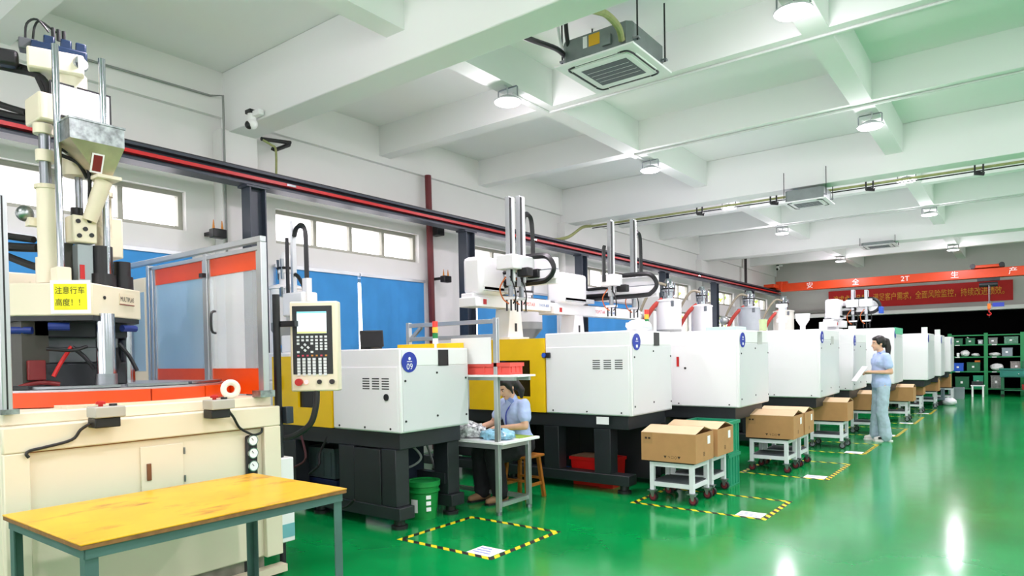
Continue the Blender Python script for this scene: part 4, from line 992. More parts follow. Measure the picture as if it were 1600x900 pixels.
def funnel(label, x, y, z0, h, m=mwhite):
    T = thing('material_funnel', label, 'funnel', (x,y,z0), 'small feed funnels on the distant machines')
    MB().lathe((x,y,z0), [(.04,0),(.04,h*.3),(.10,h*.65),(.11,h),(.09,h)], 20).build('cone', m, T); MB().torus((x,y,z0+h),.105,.010,(0,0,1),20,6).build('rim', m, T); return T
funnel('small white feed funnel on the fourth machine', -2.75, 11.4, 1.80, .27)
T = thing('pipe_stub', 'slim jointed white pipe standing on the fourth machine', 'pipe', (-3.1,11.5,1.8)); MB().lathe((-3.1,11.5,1.8), [(.05,0),(.05,.15),(.08,.16),(.08,.22),(.05,.23),(.05,.4),(.09,.41),(.09,.46)], 14).build('tube', mwhite, T)
# plastic bag on second machine
rnd = random.Random(3); mb = MB(); mb.ball((-3.38,6.84,1.79),.14,18,12,(1,1.2,.55)); mb.v = [p+V(rnd.uniform(-.02,.02),rnd.uniform(-.02,.02),rnd.uniform(-.012,.012)) for p in mb.v]
for p in mb.v: p.z = max(p.z, 1.737)
tag(mb.build('plastic_bag', P('bag_white','f2f4f7',.4), None, angle=1.2), 'crumpled white plastic bag on top of the second machine', 'bag')
# ------------------------------------------------------------------ trolleys and cartons
wheel_red = P('castor_red', '7d2330', .45)
def make_trolley(name, label, loc, w=.46, d=.42, wheel=wheel_red, rot=0):
    T = thing('parts_trolley', label, 'trolley', loc, 'white trolleys under the cartons', local=True, rotz=rot)
    h = .40; a = .045; x, y = w/2, d/2
    for sx in (-1,1):
        for sy in (-1,1):
            B('leg', cartw, T, sx*x-(a if sx > 0 else 0), sx*x+(0 if sx > 0 else a), sy*y-(a if sy > 0 else 0), sy*y+(0 if sy > 0 else a), .115, h, .003)
            c = thing_part_castor(T, sx*(x-.02), sy*(y-.02), wheel)
    for sy in (-1,1):
        yy = sy*(y-a/2)
        B('top_rail', cartw, T, -x+a, x-a, yy-.018, yy+.018, h-.045, h, .002); B('lower_rail', cartw, T, -x+a, x-a, yy-.018, yy+.018, .155, .20, .002)
    for sx in (-1,1):
        xx = sx*(x-a/2)
        B('top_rail', cartw, T, xx-.018, xx+.018, -y+a, y-a, h-.045, h, .002); B('lower_rail', cartw, T, xx-.018, xx+.018, -y+a, y-a, .155, .20, .002)
    B('shelf', P('shelf_grey','4b5054',.6), T, -x+.02, x-.02, -y+.02, y-.02, .20, .212)
    B('rubber_pad', black, T, -x-.01, x+.01, -y-.01, y+.01, h, h+.016, .003)
    return T
def thing_part_castor(T, x, y, wm):
    p = B('castor_plate', steel, T, x-.04, x+.04, y-.04, y+.04, .105, .115)
    f = MB(); f.prism([(-.02,.105),(.03,.105),(.02,.045),(-.0,.045)], -.026, .026, lambda a, b, c: (x+a, y+c, b)); f.build('castor_fork', steel, p)
    MB().cyl((x+.01,y-.018,.045),(x+.01,y+.018,.045),.045,n=16).build('wheel', rubber, p)
    MB().cyl((x+.01,y-.0205,.045),(x+.01,y+.0205,.045),.030,n=14).build('hub', wm, p)
    return p
def make_carton(label, loc, w=.57, d=.47, h=.28, marks=True, lid=.055, rot=0):
    T = thing('carton', label, 'box', loc, 'brown cartons on trolleys', local=True, rotz=rot)
    x, y = w/2, d/2; t = .006
    mb = MB(); o = [(-x,-y),(x,-y),(x,y),(-x,y)]; i = [(-x+t,-y+t),(x-t,-y+t),(x-t,y-t),(-x+t,y-t)]
    vs = [(a,b,0) for a, b in o]+[(a,b,h) for a, b in o]+[(a,b,h) for a, b in i]+[(a,b,t) for a, b in i]; fs = [(0,3,2,1),(12,13,14,15)]
    for k in range(4):
        j = (k+1)%4; fs += [(k,j,4+j,4+k),(4+k,4+j,8+j,8+k),(8+k,8+j,12+j,12+k)]
    mb._add(vs, fs); mb.build('carton_body', carton, T)
    for s in (-1,1):
        f = MB(); f.prism([(s*y,h),(s*y,h+.005),(s*.012,h+lid+.005),(s*.012,h+lid)], -x, x, lambda a, b, c: (c, a, b)); f.build('long_flap', carton_in, T)
    for s in (-1,1):
        f = MB(); f.prism([(s*(x-.006),h-.004),(s*(x-.006),h),(s*(x-.15),h-.05),(s*(x-.15),h-.054)], -y+.012, y-.012, lambda a, b, c: (a, c, b)); f.build('end_flap', carton_in, T)
    if marks:
        pk = P('carton_print','3b2c1e',.8)
        text('print', '▼', .035, pk, (-.03,-y-.0005,.045), (1,0,0), (0,0,1), T, .0004)
        for k, ch in enumerate(('☂','↑','□','▼')): text('print', ('↑','□','◇','▼')[k], .035, pk, (.01+.035*k,-y-.0005,.045), (1,0,0), (0,0,1), T, .0004)
        MB().box(-x+.02,-x+.12,-y-.0012,-y-.0004,h-.11,h-.0).build('tape_patch', P('carton_tape','ab8250',.6), T)
        [MB().box(-x+.04+.035*q,-x+.065+.035*q,-y-.0018,-y-.0012,h-.065,h-.045).build('print', pk, T) for q in range(2)]
        B('shipping_label', paper, T, x+.0003, x+.0012, y-.16, y-.09, h-.12, h-.04)
        text('print', '⊞', .06, pk, (x+.0006,-.02,.07), (0,1,0), (0,0,1), T, .0004)
    return T
ct = make_trolley('parts_trolley', 'front white trolley beside the green crates', (-2.745,6.42,0))
cb = make_carton('front open carton nearest the aisle tape, beside the green crates', (-2.755,6.40,.418))
dup(ct, (-2.76,6.96,0), 'rear white trolley hidden behind the front one, beside the green crates')
dup(cb, (-2.74,6.95,.418), 'rear open carton just in front of the green crates')
dup(ct, (-2.46,8.68,0), 'front white trolley of the pair below the third machine')
dup(cb, (-2.44,8.68,.418), 'front open carton of the pair below the third machine')
dup(ct, (-2.45,9.22,0), 'rear white trolley of the pair below the third machine')
dup(cb, (-2.44,9.22,.418), 'rear open carton of the pair below the third machine')
grey_hub = P('castor_grey','8b9096',.4)
ct2 = make_trolley('parts_trolley', 'white trolley standing alone below the fourth machine', (-2.33,11.2,0), wheel=grey_hub)
cb2 = make_carton('lone carton half in shadow below the fourth machine', (-2.33,11.2,.418), w=.60, d=.45, marks=False)
dup(ct2, (-2.15,13.35,0), 'white trolley partly hidden behind the standing woman, on her left'); dup(cb2, (-2.14,13.35,.418), 'carton at the left elbow side of the standing woman')
dup(ct2, (-2.02,15.9,0), 'white trolley just right of the standing woman'); dup(cb2, (-1.98,15.85,.418), 'carton just right of the standing woman')
dup(ct2, (-1.98,17.95,0), 'white trolley below the seventh machine'); dup(cb2, (-2.02,18.05,.418), 'shaded carton below the seventh machine')
dup(ct2, (-1.85,19.7,0), 'white trolley below the eighth machine'); dup(cb2, (-1.86,19.75,.418), 'shaded carton below the eighth machine')
cb3 = make_carton('tall narrow carton beside the green rack on the far trolley', (-1.62,21.6,.418), w=.36, d=.4, h=.34, marks=False, lid=.01)
dup(ct2, (-1.62,21.6,0), 'farthest white trolley beside the green rack')
def make_crate(name, label, loc, w, d, h, m, group=None, ribs=4, taper=.0):
    T = thing(name, label, 'crate', loc, group, local=True)
    x, y = w/2, d/2; t = .012; k = 1-taper
    o0 = [(-x*k,-y*k),(x*k,-y*k),(x*k,y*k),(-x*k,y*k)]; o1 = [(-x,-y),(x,-y),(x,y),(-x,y)]; i1 = [(-x+t,-y+t),(x-t,-y+t),(x-t,y-t),(-x+t,y-t)]; i0 = [(a*.95,b*.95) for a, b in o0]
    vs = [(a,b,0) for a, b in o0]+[(a,b,h) for a, b in o1]+[(a,b,h) for a, b in i1]+[(a,b,.012) for a, b in i0]; fs = [(0,3,2,1),(12,13,14,15)]
    for q in range(4):
        j = (q+1)%4; fs += [(q,j,4+j,4+q),(4+q,4+j,8+j,8+q),(8+q,8+j,12+j,12+q)]
    MB()._add(vs, fs).build('shell', m, T)
    MB().box(-x-.012,x+.012,-y-.012,-y,h-.035,h).build('rim', m, T); MB().box(-x-.012,x+.012,y,y+.012,h-.035,h).build('rim', m, T)
    MB().box(x,x+.012,-y,y,h-.035,h).build('rim', m, T); MB().box(-x-.012,-x,-y,y,h-.035,h).build('rim', m, T)
    for q in range(ribs):
        u = -1+2*(q+.5)/ribs
        B('rib', m, T, x*k, x+.008, u*y-.008, u*y+.008, .02, h-.035); B('rib', m, T, u*x-.008, u*x+.008, -y-.008, -y*k, .02, h-.035)
    return T
gc = make_crate('plastic_crate', 'lower green plastic crate stacked beside the front cartons', (-2.78,7.42,0), .5, .36, .36, teal, 'stacked green crates')
dup(gc, (-2.78,7.42,.362), 'upper green plastic crate stacked beside the front cartons')
make_crate('plastic_bin', 'red bin with cardboard lid on the floor inside the second machine frame', (-3.92,6.72,.0), .42, .34, .32, red, ribs=0, taper=.12)
tag(MB().obox((-3.93,6.72,.325),(.40,.30,.006)).build('cardboard_sheet', P('sheet_brown','8a6a4c',.8), None), 'brown cardboard sheet lying across the red bin', 'sheet')
make_crate('plastic_bin', 'second red bin half hidden behind the machine leg', (-3.66,6.66,0), .20, .30, .33, red, ribs=0, taper=.12)
make_crate('plastic_crate', 'dark blue crate on the floor behind the work stool', (-4.98,7.55,0), .45, .5, .42, bluedk, ribs=3)
# small rack with blue tub and red bin between third machine and cartons
T = thing('wire_rack', 'low steel rack holding a blue tub beside the third machine', 'rack', (-3.0,8.15,0))
for x in (-3.22,-2.85):
    for y in (8.0,8.35): B('upright', alu, T, x-.015, x+.015, y-.015, y+.015, 0, .42)
B('shelf', alu, T, -3.24, -2.83, 7.98, 8.37, .12, .14); B('shelf', alu, T, -3.24, -2.83, 7.98, 8.37, .40, .42)
make_crate('plastic_tub', 'blue tub with white liner on the low rack left of the trolley pair', (-2.98,8.18,.422), .26, .24, .22, blue, ribs=0, taper=.1)
MBp = MB().lathe((-2.98,8.18,.45), [(.08,0),(.11,.12),(.05,.26),(.03,.30)], 12).build('plastic_liner', P('bag_white','f2f4f7',.4), None); tag(MBp, 'white plastic liner rising from the blue tub', 'bag')
make_crate('plastic_bin', 'dark red bin inside the low steel rack', (-3.0,8.18,.142), .26, .26, .22, P('bin_red_dark','8e1d1d',.5), ribs=0, taper=.1)

# grey-green crate and navy box under the nearest machine
gg = P('crate_slate','4d5f63',.5)
make_crate('plastic_crate', 'slate crate stored under the nearest machine', (-5.62,4.36,.30), .46, .34, .30, gg, ribs=4)
make_crate('plastic_crate', 'dark blue crate under the slate crate below the nearest machine', (-5.6,4.36,0.0), .5, .36, .29, P('navy_crate','18264e',.5), ribs=2)
# bucket
T = thing('paint_bucket', 'green lidded bucket with white label beside the nearest machine leg', 'bucket', (-4.43,4.45,0))
MB().lathe((-4.43,4.45,.0), [(.118,0),(.140,.24),(.152,.25),(.152,.265),(.142,.27),(.145,.30),(.158,.305),(.158,.33),(.15,.34)], 28).build('body', bucketg, T)
MB().lathe((-4.43,4.45,.33), [(.158,0),(.160,.02),(.13,.022),(.12,.012)], 28).build('lid', bucketg, T)
MB().tube([(-4.55,4.36,.26),(-4.57,4.29,.20),(-4.53,4.28,.12)],.008,6,4).build('bail_handle', paper, T)
lb = MB(); 
for k in range(5):
    a = -1.75+.14*k; r = .1375
    for z in (.07,.19): lb.v.append(V(-4.43+r*math.cos(a),4.45+r*math.sin(a),z))
lb.f = [(2*k,2*k+2,2*k+3,2*k+1) for k in range(4)]
lb.build('label', paper, T)
for q in range(3): MB().obox((-4.43+.136*math.cos(-.45),4.45+.136*math.sin(-.45),.10+.055*q),(.045,.006,.035),(.43,.9,0)).build('print', paper, T)

# ------------------------------------------------------------------ floor markings
def marking(label, x0, x1, y0, y1, sides='abcd', card=True):
    T = thing('floor_marking', label, 'floor tape', (x0,y0,0), 'yellow and black taped floor bays', local=False)
    w = .05; z = .0015
    if 'a' in sides: B('tape_strip', hazard, T, x0, x1, y0, y0+w, 0, z)
    if 'b' in sides: B('tape_strip', hazard, T, x1-w, x1, y0+w, y1-w, 0, z)
    if 'c' in sides: B('tape_strip', hazard, T, x0, x1, y1-w, y1, 0, z)
    if 'd' in sides: B('tape_strip', hazard, T, x0, x0+w, y0+w, y1-w, 0, z)
    if card:
        c = B('label_card', paper, T, x1-w-.24, x1-w-.01, y0+w, y0+w+.2, 0, z)
        for k in range(3): B('print_line', P('print_blue','8390c8',.7), c, x1-w-.22, x1-w-.05-.03*k, y0+w+.045+.05*k, y0+w+.065+.05*k, z, z+.0004)
    return T
marking('yellow and black taped bay in front of the nearest machine, empty', -4.08, -3.08, 3.78, 4.72)
marking('taped bay around the front carton trolleys', -3.10, -1.78, 6.02, 6.92)
marking('taped bay around the trolley pair below the third machine', -2.75, -1.73, 8.25, 9.58)
marking('taped bay around the lone trolley below the fourth machine', -2.7, -1.72, 10.52, 11.75)
marking('taped bay at the feet of the standing woman', -2.6, -1.62, 12.9, 14.3)
marking('taped bay behind the standing woman, right side', -2.5, -1.60, 15.2, 16.8)
marking('farthest taped bay before the green rack', -2.4, -1.55, 17.6, 19.0)

# ------------------------------------------------------------------ assembly table with rack
T = thing('assembly_table', 'aluminium-profile work table with tall posts and upper shelf beside the nearest machine', 'table', (-4.4,5.1,0))
prof = alu
for x, y, z1 in ((-3.88,4.89,1.85),(-5.03,4.89,1.85),(-3.85,5.33,.66),(-5.03,5.33,.66)):
    p = B('post', prof, T, x-.022, x+.022, y-.022, y+.022, .03, z1, .003); MB().cyl((x,y,0),(x,y,.03),.03,n=12).build('foot', steel, p)
B('post_groove', P('groove_grey','7d8589',.5), T, -3.862, -3.857, 4.885, 4.895, .05, 1.84)
B('table_top', paper, T, -5.08, -3.80, 4.865, 5.46, .665, .69, .003)
B('table_mat', P('mat_green','8fb13a',.5), T, -4.3, -3.84, 5.18, 5.44, .69, .692)
for z in (.10,): B('end_rail', prof, T, -3.88, -3.845, 4.91, 5.31, z-.02, z+.02); B('long_rail', prof, T, -5.0, -3.9, 5.31, 5.35, z-.02, z+.02)
B('end_rail', prof, T, -3.885, -3.845, 4.91, 5.31, .62, .66); B('long_rail', prof, T, -5.0, -3.9, 4.87, 4.91, .62, .66)
B('upper_rail', prof, T, -5.05, -3.90, 4.87, 4.91, 1.80, 1.84, .003); B('upper_rail', prof, T, -5.05, -3.90, 4.87, 4.91, 1.66, 1.70, .003)
MB().bar((-5.03,4.89,1.66),(-4.85,4.89,1.80),.03,.03).build('corner_brace', prof, T)
for x in (-5.03,): B('short_post', prof, T, x-.02, x+.02, 4.87, 4.91, 1.4, 1.82)
B('shelf_board', paper, T, -4.30, -3.57, 4.80, 5.08, 1.30, 1.318, .002); B('shelf_rail', prof, T, -4.3, -3.68, 4.9, 4.93, 1.265, 1.30); B('shelf_rail', prof, T, -4.3, -3.62, 5.04, 5.07, 1.265, 1.30)
B('instruction_board', paper, T, -4.42, -3.92, 4.86, 4.868, 1.42, 1.67, .002)
tr = make_crate('parts_tray', 'red plastic tray on the upper shelf of the assembly table', (-4.02,4.98,1.319), .60, .2, .11, redtray, ribs=3)
# bags of parts on the table
def lump(name, label, c, r, sc, m, seed, n=0, zmin=0):
    rn = random.Random(seed); mb = MB().ball(c, r, 20, 12, sc)
    mb.v = [p+V(rn.uniform(-1,1),rn.uniform(-1,1),rn.uniform(-1,1))*r*.09 for p in mb.v]
    for p in mb.v: p.z = max(p.z, zmin)
    return tag(mb.build(name, m, None, angle=1.4), label, 'bag', 'bags of parts on the assembly table')
bagm = P('bag_mottled','d4e2ec',.25,var=.92,scale=30); bagb = P('bag_bluish','8fc7de',.25,var=.5,scale=26)
lump('parts_bag', 'large clear bag of parts in front of the seated worker', (-4.40,5.03,.75), .20, (1.2,.7,.5), bagm, 1, zmin=.6925)
lump('parts_bag', 'bluish bag of parts at the right end of the assembly table', (-4.02,5.06,.725), .17, (1.1,.8,.36), bagb, 2, zmin=.6925)
lump('parts_bag', 'bag of dark and white parts at the left of the assembly table', (-4.72,5.03,.72), .13, (1.1,.9,.4), bagm, 3, zmin=.6925)
# stool
T = thing('wooden_stool', 'brown wooden stool under the seated worker', 'stool', (-4.16,5.66,0))
B('seat', wood, T, -4.33, -3.99, 5.50, 5.82, .43, .455, .006)
for sx in (-1,1):
    for sy in (-1,1): MB().bar((-4.16+sx*.16,5.66+sy*.15,0),(-4.16+sx*.12,5.66+sy*.11,.43),.035,.035).build('leg', wood, T)
for sx in (-1,1): MB().bar((-4.16+sx*.145,5.53,.15),(-4.16+sx*.145,5.79,.15),.022,.03).build('stretcher', wood, T)
for sy in (-1,1): MB().bar((-4.3,5.66+sy*.13,.2),(-4.02,5.66+sy*.13,.2),.03,.022).build('stretcher', wood, T)

# ------------------------------------------------------------------ storage rack at the back
RX = (-1.72,-.78,.12,1.02); RY0, RY1 = 25.35, 25.85; LV = (.2,.73,1.19,1.57,1.87)
T = thing('storage_rack', 'green steel storage rack with shelves along the dark back wall', 'rack', (-.35,25.6,0))
for x in RX:
    B('upright', greensh, T, x-.05, x+.05, RY0, RY0+.05, 0, 1.92, .003); B('upright', greensh, T, x-.03, x+.03, RY1-.05, RY1, 0, 1.92)
for a, b in zip(RX, RX[1:]):
    for z in LV: B('shelf', greensh, T, a+.03, b-.03, RY0+.01, RY1-.01, z-.035, z, .003)
    for z in LV[1:4]: B('price_strip', paper, T, a+.15, a+.27, RY0+.006, RY0+.0099, z-.03, z-.008)
MB().prism([(RY0,1.9),(RY1,1.9),(RY1,.4),(RY0+.1,.6)], RX[0]-.05, RX[0]-.04, lambda a, b, c: (c,a,b)).build('side_sheet', greensh, T)
rk = [('green parts bin at the top left of the storage rack',-1.5,3,.24,.2,green_dk),('second green parts bin on the top shelf, left bay',-1.18,3,.24,.2,green_dk),('small steel part at the right of the top left shelf',-.92,3,.12,.14,steel),
      ('white wrapped parts on the second shelf, left bay',-1.32,2,.25,.2,P('wrap_white','dfe2df',.5)),('small white cup on the second shelf, left bay',-1.5,2,.06,.12,paper),('white packet on the second shelf beside the rack post',-1.05,2,.2,.1,P('wrap_white','dfe2df',.5)),
      ('bright blue box on the third shelf, left bay',-1.5,1,.28,.26,blue),('dark green carton on the third shelf, left bay',-1.1,1,.34,.28,green_dk),
      ('grey box at the top of the right bay',-.6,3,.22,.2,P('box_grey','7a7f7c',.6)),('mottled green box at the top right of the rack',-.15,3,.34,.22,P('box_mott','5f8f78',.6,var=.5,scale=30)),
      ('pale wrapped parts on the second shelf, right bay',-.55,2,.3,.12,P('wrap_white','dfe2df',.5)),('pile of grey cases on the second shelf, right bay',-.25,2,.26,.26,P('case_grey','86949c',.5)),
      ('white plastic bundle on the third shelf, right bay',-.5,1,.34,.24,P('wrap_white','dfe2df',.5)),('bin of metal parts on the third shelf behind the green table',-.02,1,.3,.3,P('metal_mix','9b9790',.6,var=.6,scale=40)),
      ('dark green bin on the bottom shelf, left bay',-1.4,0,.36,.36,green_dk),('green basket on the bottom shelf beside the post',-.98,0,.26,.4,teal),('grey carton on the bottom shelf, right bay',-.52,0,.28,.4,P('box_grey2','8d8f8b',.6,var=.4,scale=20))]
for lb_, x, lv, w, h, m in rk:
    t = thing('stored_item', lb_, 'box', (x,25.55,LV[lv]), 'things on the green storage rack', local=True)
    rn = random.Random(int(abs(x)*100)+lv)
    if 'wrap' in lb_ or 'bundle' in lb_ or 'packet' in lb_:
        mb = MB().ball((0,0,h*.5), .5, 12, 8, (w,.28,h)); mb.v = [p+V(rn.uniform(-.02,.02),rn.uniform(-.02,.02),rn.uniform(-.01,.01)) for p in mb.v]
        for p in mb.v: p.z = max(0,p.z)
        mb.build('bundle', m, t); MB().obox((0,-.1,h*.55),(w*.4,.06,h*.5),(1,.2,.1)).build('packet', m, t)
    else:
        MB().box(-w/2,w/2,-.15,.15,0,h).build('case', m, t, .008); B('case_lid', m, t, -w/2-.006, w/2+.006, -.156, .156, h-.03, h, .004); B('case_label', paper, t, -.04, .02, -.153, -.1505, h*.4, h*.6)
tag(B('orange_box', P('box_orange','d97a28',.5), None, -1.07, -.93, 25.45, 25.6, LV[1]+.285, LV[1]+.34, .004), 'small orange box lying on the dark green carton', 'box')
tag(MB().obox((-1.2,25.44,1.75),(.16,.02,.03),(1,0,-.8)).build('paper_roll', paper, None), 'white paper strip leaning at the top of the storage rack', 'paper')
# green tool table in front
T = thing('tool_table', 'green metal tool table with drawer before the storage rack', 'table', (0,24.75,0))
for x in (-.36,.42):
    for y in (24.55,25.0): B('leg', green_dk, T, x-.04, x+.04, y-.03, y+.03, .06, .62); MB().cyl((x,y-.03,.03),(x,y+.03,.03),.05,n=12).build('castor', rubber, T)
B('drawer_case', P('table_green','16786a',.45), T, -.42, .48, 24.5, 25.05, .58, .80, .006)
d_ = B('drawer', P('table_green','16786a',.45), T, -.36, .42, 24.488, 24.5, .61, .76, .004); MB().ball((.03,24.475,.68),.02,10,6).build('knob', chrome, d_)
B('lower_shelf', green_dk, T, -.4, .46, 24.52, 25.03, .18, .21)
B('top_lip', P('table_green','16786a',.45), T, -.44, .50, 24.48, 25.07, .80, .83, .004)
tag(B('tool_case', green_dk, None, .1, .32, 24.65, 24.85, .831, 1.05, .01), 'dark green case standing on the tool table', 'case')
tag(MB().lathe((.42,24.7,.831), [(.05,0),(.05,.14),(.03,.16)], 14).build('spray_can', paper, None), 'white can at the right end of the tool table', 'can')
tag(B('tool_box', P('box_redd','b5211c',.5), None, .1, .32, 24.7, 24.9, .211, .36, .01), 'red tool box on the lower shelf of the tool table', 'box')
# clutter near the rack base
make_crate('plastic_crate', 'grey mesh crate on the floor beside the far trolley', (-1.42,23.3,0), .36, .36, .32, P('crate_grey','8d9aa0',.5), ribs=5)
T = thing('step_stool', 'small white step stool before the storage rack', 'stool', (-.95,24.3,0))
B('seat', paper, T, -1.12, -.78, 24.2, 24.45, .32, .35, .004)
for x in (-1.08,-.82):
    for y in (24.23,24.42): B('leg', paper, T, x-.02, x+.02, y-.02, y+.02, 0, .32)
tag(B('packing_case', dark, None, -1.1, -.82, 24.22, 24.42, .351, .46, .006), 'dark case lying on the white step stool', 'case')
lump('sack', 'crumpled white sack on the floor beside the farthest trolley', (-1.42,20.6,.09), .17, (1,.9,.6), P('bag_white','f2f4f7',.4), 9, zmin=.001)['group'] = 'sacks'
T = thing('pallet_truck', 'grey low platform truck below the far machines', 'cart', (-1.75,20.55,0))
B('deck', P('truck_grey','5f6f7a',.5), T, -2.2, -1.5, 20.35, 20.75, .14, .2, .006)
for x in (-2.1,-1.6):
    for y in (20.4,20.7): MB().cyl((x,y-.02,.06),(x,y+.02,.06),.06,n=12).build('wheel', rubber, T)
B('post', P('truck_grey','5f6f7a',.5), T, -1.58, -1.52, 20.37, 20.73, .2, .42)
# ------------------------------------------------------------------ people
_wr = bpy.data.textures.new('cloth_wrinkle', 'CLOUDS'); _wr.noise_scale = .09; _wr.noise_depth = 2
def caps(mb, a, b, r0, r1, n=14):
    a = Vector(a); b = Vector(b); d = b-a
    mb.cyl(a, b, r0, r1, n); mb.ball(a, r0, n, 8); mb.ball(b, r1, n, 8)
def chainc(mb, pts, rs, n=14):
    for i in range(len(pts)-1): caps(mb, pts[i], pts[i+1], rs[i], rs[i+1], n)
def organic(mb, name, mat, parent, voxel=.009, smooth=5, wrinkle=0):
    o = mb.build(name, mat, parent)
    r = o.modifiers.new('union', 'REMESH'); r.mode = 'VOXEL'; r.voxel_size = voxel; r.use_smooth_shade = True
    s = o.modifiers.new('soften', 'SMOOTH'); s.factor = .5; s.iterations = smooth
    if wrinkle:
        d = o.modifiers.new('wrinkle', 'DISPLACE'); d.texture = _wr; d.strength = wrinkle; d.mid_level = .5; d.texture_coords = 'LOCAL'
    return o
def person(label, base, F, J, legs_mat, sitting=False, ponytail=True, head_tilt=0., shoe_m=shoe, hold=None):
    base = Vector(base); F = Vector((F[0],F[1],0)).normalized(); L = V(-F.y,F.x,0); U = V(0,0,1)
    T = thing('person', label, 'person', base)
    W = lambda p: base+L*p[0]+F*p[1]+U*p[2]
    j = {k: W(v) for k, v in J.items()}
    # head frame
    ct, st = math.cos(head_tilt), math.sin(head_tilt)
    hF = F*ct-U*st; hU = U*ct+F*st
    H = lambda l, f, u: j['head']+L*l+hF*f+hU*u
    R3 = Matrix((L, hF, hU)).transposed()
    body = MB()
    chainc(body, [j['pelvis'], j['belly'], j['chest']], [.125,.115,.125])
    caps(body, j['chest']+L*.06, j['chest']-L*.06, .11, .11)
    chainc(body, [j['chest'], j['neck'], j['head']-hU*.05], [.09,.052,.047])
    for s, k in ((1,'l'),(-1,'r')):
        caps(body, j['chest']+L*s*.05+U*.06, j['sh'+k], .07, .052)
        chainc(body, [j['sh'+k], j['el'+k], j['wr'+k]], [.050,.038,.026])
        chainc(body, [j['pelvis']+L*s*.07, j['hip'+k], j['kn'+k], j['an'+k]], [.10,.085,.055,.038])
        caps(body, j['an'+k]-U*.03, j['an'+k]-U*.04+F*.12, .035, .03)
        # hand: palm, four fingers, thumb
        d = (j['wr'+k]-j['el'+k]).normalized(); hd = (d+Vector(J.get('hand_dir',(0,0,0)))).normalized()
        side = hd.cross(U).normalized()*(-s); dn = side.cross(hd).normalized()
        if dn.z > 0: dn = -dn
        palm = j['wr'+k]+hd*.05
        caps(body, j['wr'+k], palm, .024, .026); 
        for q in (-.024,0,.024): caps(body, j['wr'+k]+hd*.03+side*q*.7, palm+hd*.025+side*q, .016, .014, 10)
        for i, (q, ln) in enumerate(((-.030,.058),(-.010,.072),(.010,.068),(.030,.060))):
            b0 = palm+hd*.035+side*q; b1 = b0+hd*ln*.5+dn*.010; b2 = b1+hd*ln*.35+dn*.028
            chainc(body, [b0,b1,b2], [.0105,.0095,.008], 10)
        t0 = j['wr'+k]+hd*.03-side*.028; chainc(body, [t0, t0+hd*.035-side*.022+dn*.01, t0+hd*.062-side*.020+dn*.022], [.013,.011,.009], 10)
    # head
    body.ball(H(0,-.005,.03), 1, 20, 14, (.074,.092,.092), R3); body.ball(H(0,.025,-.035), 1, 16, 12, (.058,.066,.075), R3)
    caps(body, H(0,.088,.012), H(0,.104,-.022), .010, .014, 10)                       # nose
    body.ball(H(0,.072,-.085), .022, 10, 8); body.ball(H(0,.082,-.055), 1, 10, 8, (.026,.012,.012), R3)   # chin, lips
    for s in (-1,1): body.ball(H(s*.074,-.008,-.005), 1, 10, 8, (.012,.022,.032), R3)  # ears
    organic(body, 'body', skin, T, .0075, 4)
    for s in (-1,1):
        e = MB().ball(H(s*.030,.078,.008), 1, 12, 8, (.012,.006,.0045), R3).build('eye', paper, T); MB().ball(H(s*.030,.083,.008), .0055, 8, 6).build('iris', ink, e)
        caps_b = MB(); caps(caps_b, H(s*.016,.086,.026), H(s*.046,.074,.028), .004, .003, 8); caps_b.build('eyebrow', hairm, T)
    mo = MB(); caps(mo, H(-.02,.088,-.056), H(.02,.088,-.056), .005, .005, 8); mo.build('mouth', P('lips','b06a60',.5), T)
    hair = MB(); hair.ball(H(0,-.022,.045), 1, 22, 14, (.086,.094,.094), R3); hair.ball(H(0,.03,.085), 1, 16, 10, (.070,.055,.040), R3)
    for s in (-1,1): hair.ball(H(s*.068,.0,.035), 1, 12, 8, (.020,.050,.055), R3)
    hair.ball(H(0,-.06,-.01), 1, 14, 10, (.07,.05,.07), R3)
    if ponytail:
        chainc(hair, [H(0,-.10,.06), H(0,-.135,.03), H(0,-.14,-.08)*1.0, H(.01,-.12,-.20), H(.012,-.11,-.27)], [.032,.042,.046,.034,.012])
    else:
        chainc(hair, [H(.03,-.10,.0), H(.06,-.10,-.10), H(.07,-.06,-.16)], [.04,.04,.02]); chainc(hair, [H(.075,.01,.02), H(.08,.02,-.06)], [.02,.012])
    organic(hair, 'hair', hairm, T, .010, 3)
    # shirt
    sh = MB(); chainc(sh, [j['hem'], j['belly'], j['chest']], [.145,.128,.136]); caps(sh, j['hem']+L*.05, j['hem']-L*.05, .128, .128)
    caps(sh, j['chest']+L*.07+U*.02, j['chest']-L*.07+U*.02, .125, .125)
    for s, k in ((1,'l'),(-1,'r')):
        caps(sh, j['chest']+L*s*.05+U*.075, j['sh'+k], .078, .066)
        e = j['sh'+k]+(j['el'+k]-j['sh'+k])*.60; caps(sh, j['sh'+k], e, .068, .066)
    caps(sh, j['neck']-U*.02, j['neck']+U*.012, .066, .060)
    so = organic(sh, 'shirt', shirt, T, .010, 4, .022)
    for s in (-1,1):
        MB().obox(j['neck']+L*s*.04+F*.045+U*.0, (.07,.012,.05), (L*s*.8-F*.25+U*-.35), U).build('collar', P('collar_blue','8fa8e6',.85), so, .005)
    if sitting: MB().tube([j['neck']+L*.06-U*.01+F*.02, j['chest']+L*.05+F*.148+U*.02, j['belly']+L*.0+F*.150+U*.03], .006, 6, 5).build('lanyard', bluebadge, T)
    # trousers
    tr = MB()
    for s, k in ((1,'l'),(-1,'r')):
        if sitting: chainc(tr, [j['pelvis']+L*s*.06, j['hip'+k], j['kn'+k], j['an'+k]+U*.02], [.135,.115,.098,.085])
        else: chainc(tr, [j['pelvis']+L*s*.05, j['hip'+k], j['kn'+k], j['an'+k]+U*.045, j['an'+k]-U*.005], [.112,.100,.086,.092,.098])
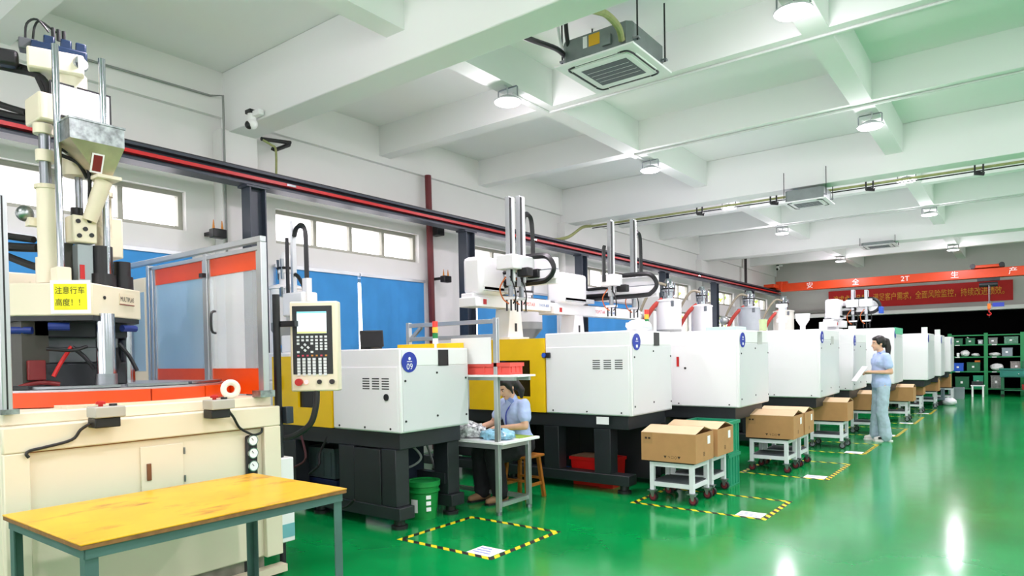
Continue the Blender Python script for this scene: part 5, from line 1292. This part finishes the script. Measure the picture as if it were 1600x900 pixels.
    organic(tr, 'trousers', legs_mat, T, .011, 4, .022)
    for s, k in ((1,'l'),(-1,'r')):
        a = j['an'+k]; q = MB(); chainc(q, [a-F*.05-U*.035, a+F*.06-U*.04, a+F*.15-U*.048], [.045,.044,.032])
        for p in q.v: p.z = max(p.z, .012)
        so_ = organic(q, 'shoe', shoe_m, T, .008, 3)
        MB().prism([(-.10,-.045),(.17,-.042),(.19,0),(.17,.042),(-.10,.045)], 0, .018, lambda x, y, z: a+F*x+L*y+U*(z-a.z+.0)).build('sole', P('sole_white','f0efec',.7) if not sitting else black, so_)
        if not sitting: MB().obox(a+F*.06+L*s*.046-U*.03, (.13,.008,.035), F, U).build('shoe_stripe', ink, so_)
    return T, j, W
w, jw, Ww = person('standing woman with ponytail, light blue shirt and pale wide trousers, holding papers', (-1.775,12.31,0), (-.86,-.5), dict(
    pelvis=(0,0,.93), belly=(0,.01,1.06), chest=(0,.0,1.26), neck=(0,-.01,1.415), head=(0,.035,1.575), hem=(0,.0,.925),
    shl=(.165,-.01,1.365), shr=(-.165,-.01,1.365), ell=(.215,-.06,1.115), elr=(-.20,-.02,1.12), wrl=(.11,.19,1.12), wrr=(-.07,.22,1.10),
    hipl=(.085,0,.84), hipr=(-.085,0,.84), knl=(.10,.03,.47), knr=(-.095,.03,.47), anl=(.115,-.01,.085), anr=(-.105,.05,.085)), denim, head_tilt=.12)
# papers held
t = thing('paper_sheaf', 'white sheaf of papers held by the standing woman', 'papers', Ww((.03,.33,1.05)), local=False)
F_ = V(-.86,-.5,0).normalized(); L_ = V(.5,-.86,0).normalized()
MB().obox(Ww((.02,.34,1.09)), (.21,.012,.30), L_, F_*.55-V(0,0,1)*.75).build('sheets', paper, t, .002)
MB().obox(Ww((.02,.30,1.135)), (.10,.016,.05), L_, F_*.55-V(0,0,1)*.75).build('clip', dark2, t)
s_, js, Ws = person('seated worker in a light blue shirt bent over bags of parts at the table', (-4.20,5.66,0), (-.28,-.96), dict(
    pelvis=(0,0.0,.565), belly=(0,.015,.70), chest=(0,.055,.885), neck=(0,.09,1.03), head=(0,.15,1.165), hem=(0,0.0,.60),
    shl=(.165,.06,.985), shr=(-.165,.06,.985), ell=(.255,.12,.775), elr=(-.25,.16,.775), wrl=(.05,.30,.755), wrr=(-.20,.35,.755),
    hipl=(.09,.10,.525), hipr=(-.09,.10,.525), knl=(.12,.42,.50), knr=(-.12,.42,.50), anl=(.11,.34,.085), anr=(-.12,.40,.085)), trouser_blk, sitting=True, ponytail=False, head_tilt=.55, shoe_m=P('shoe_tan','8a6a4a',.7))
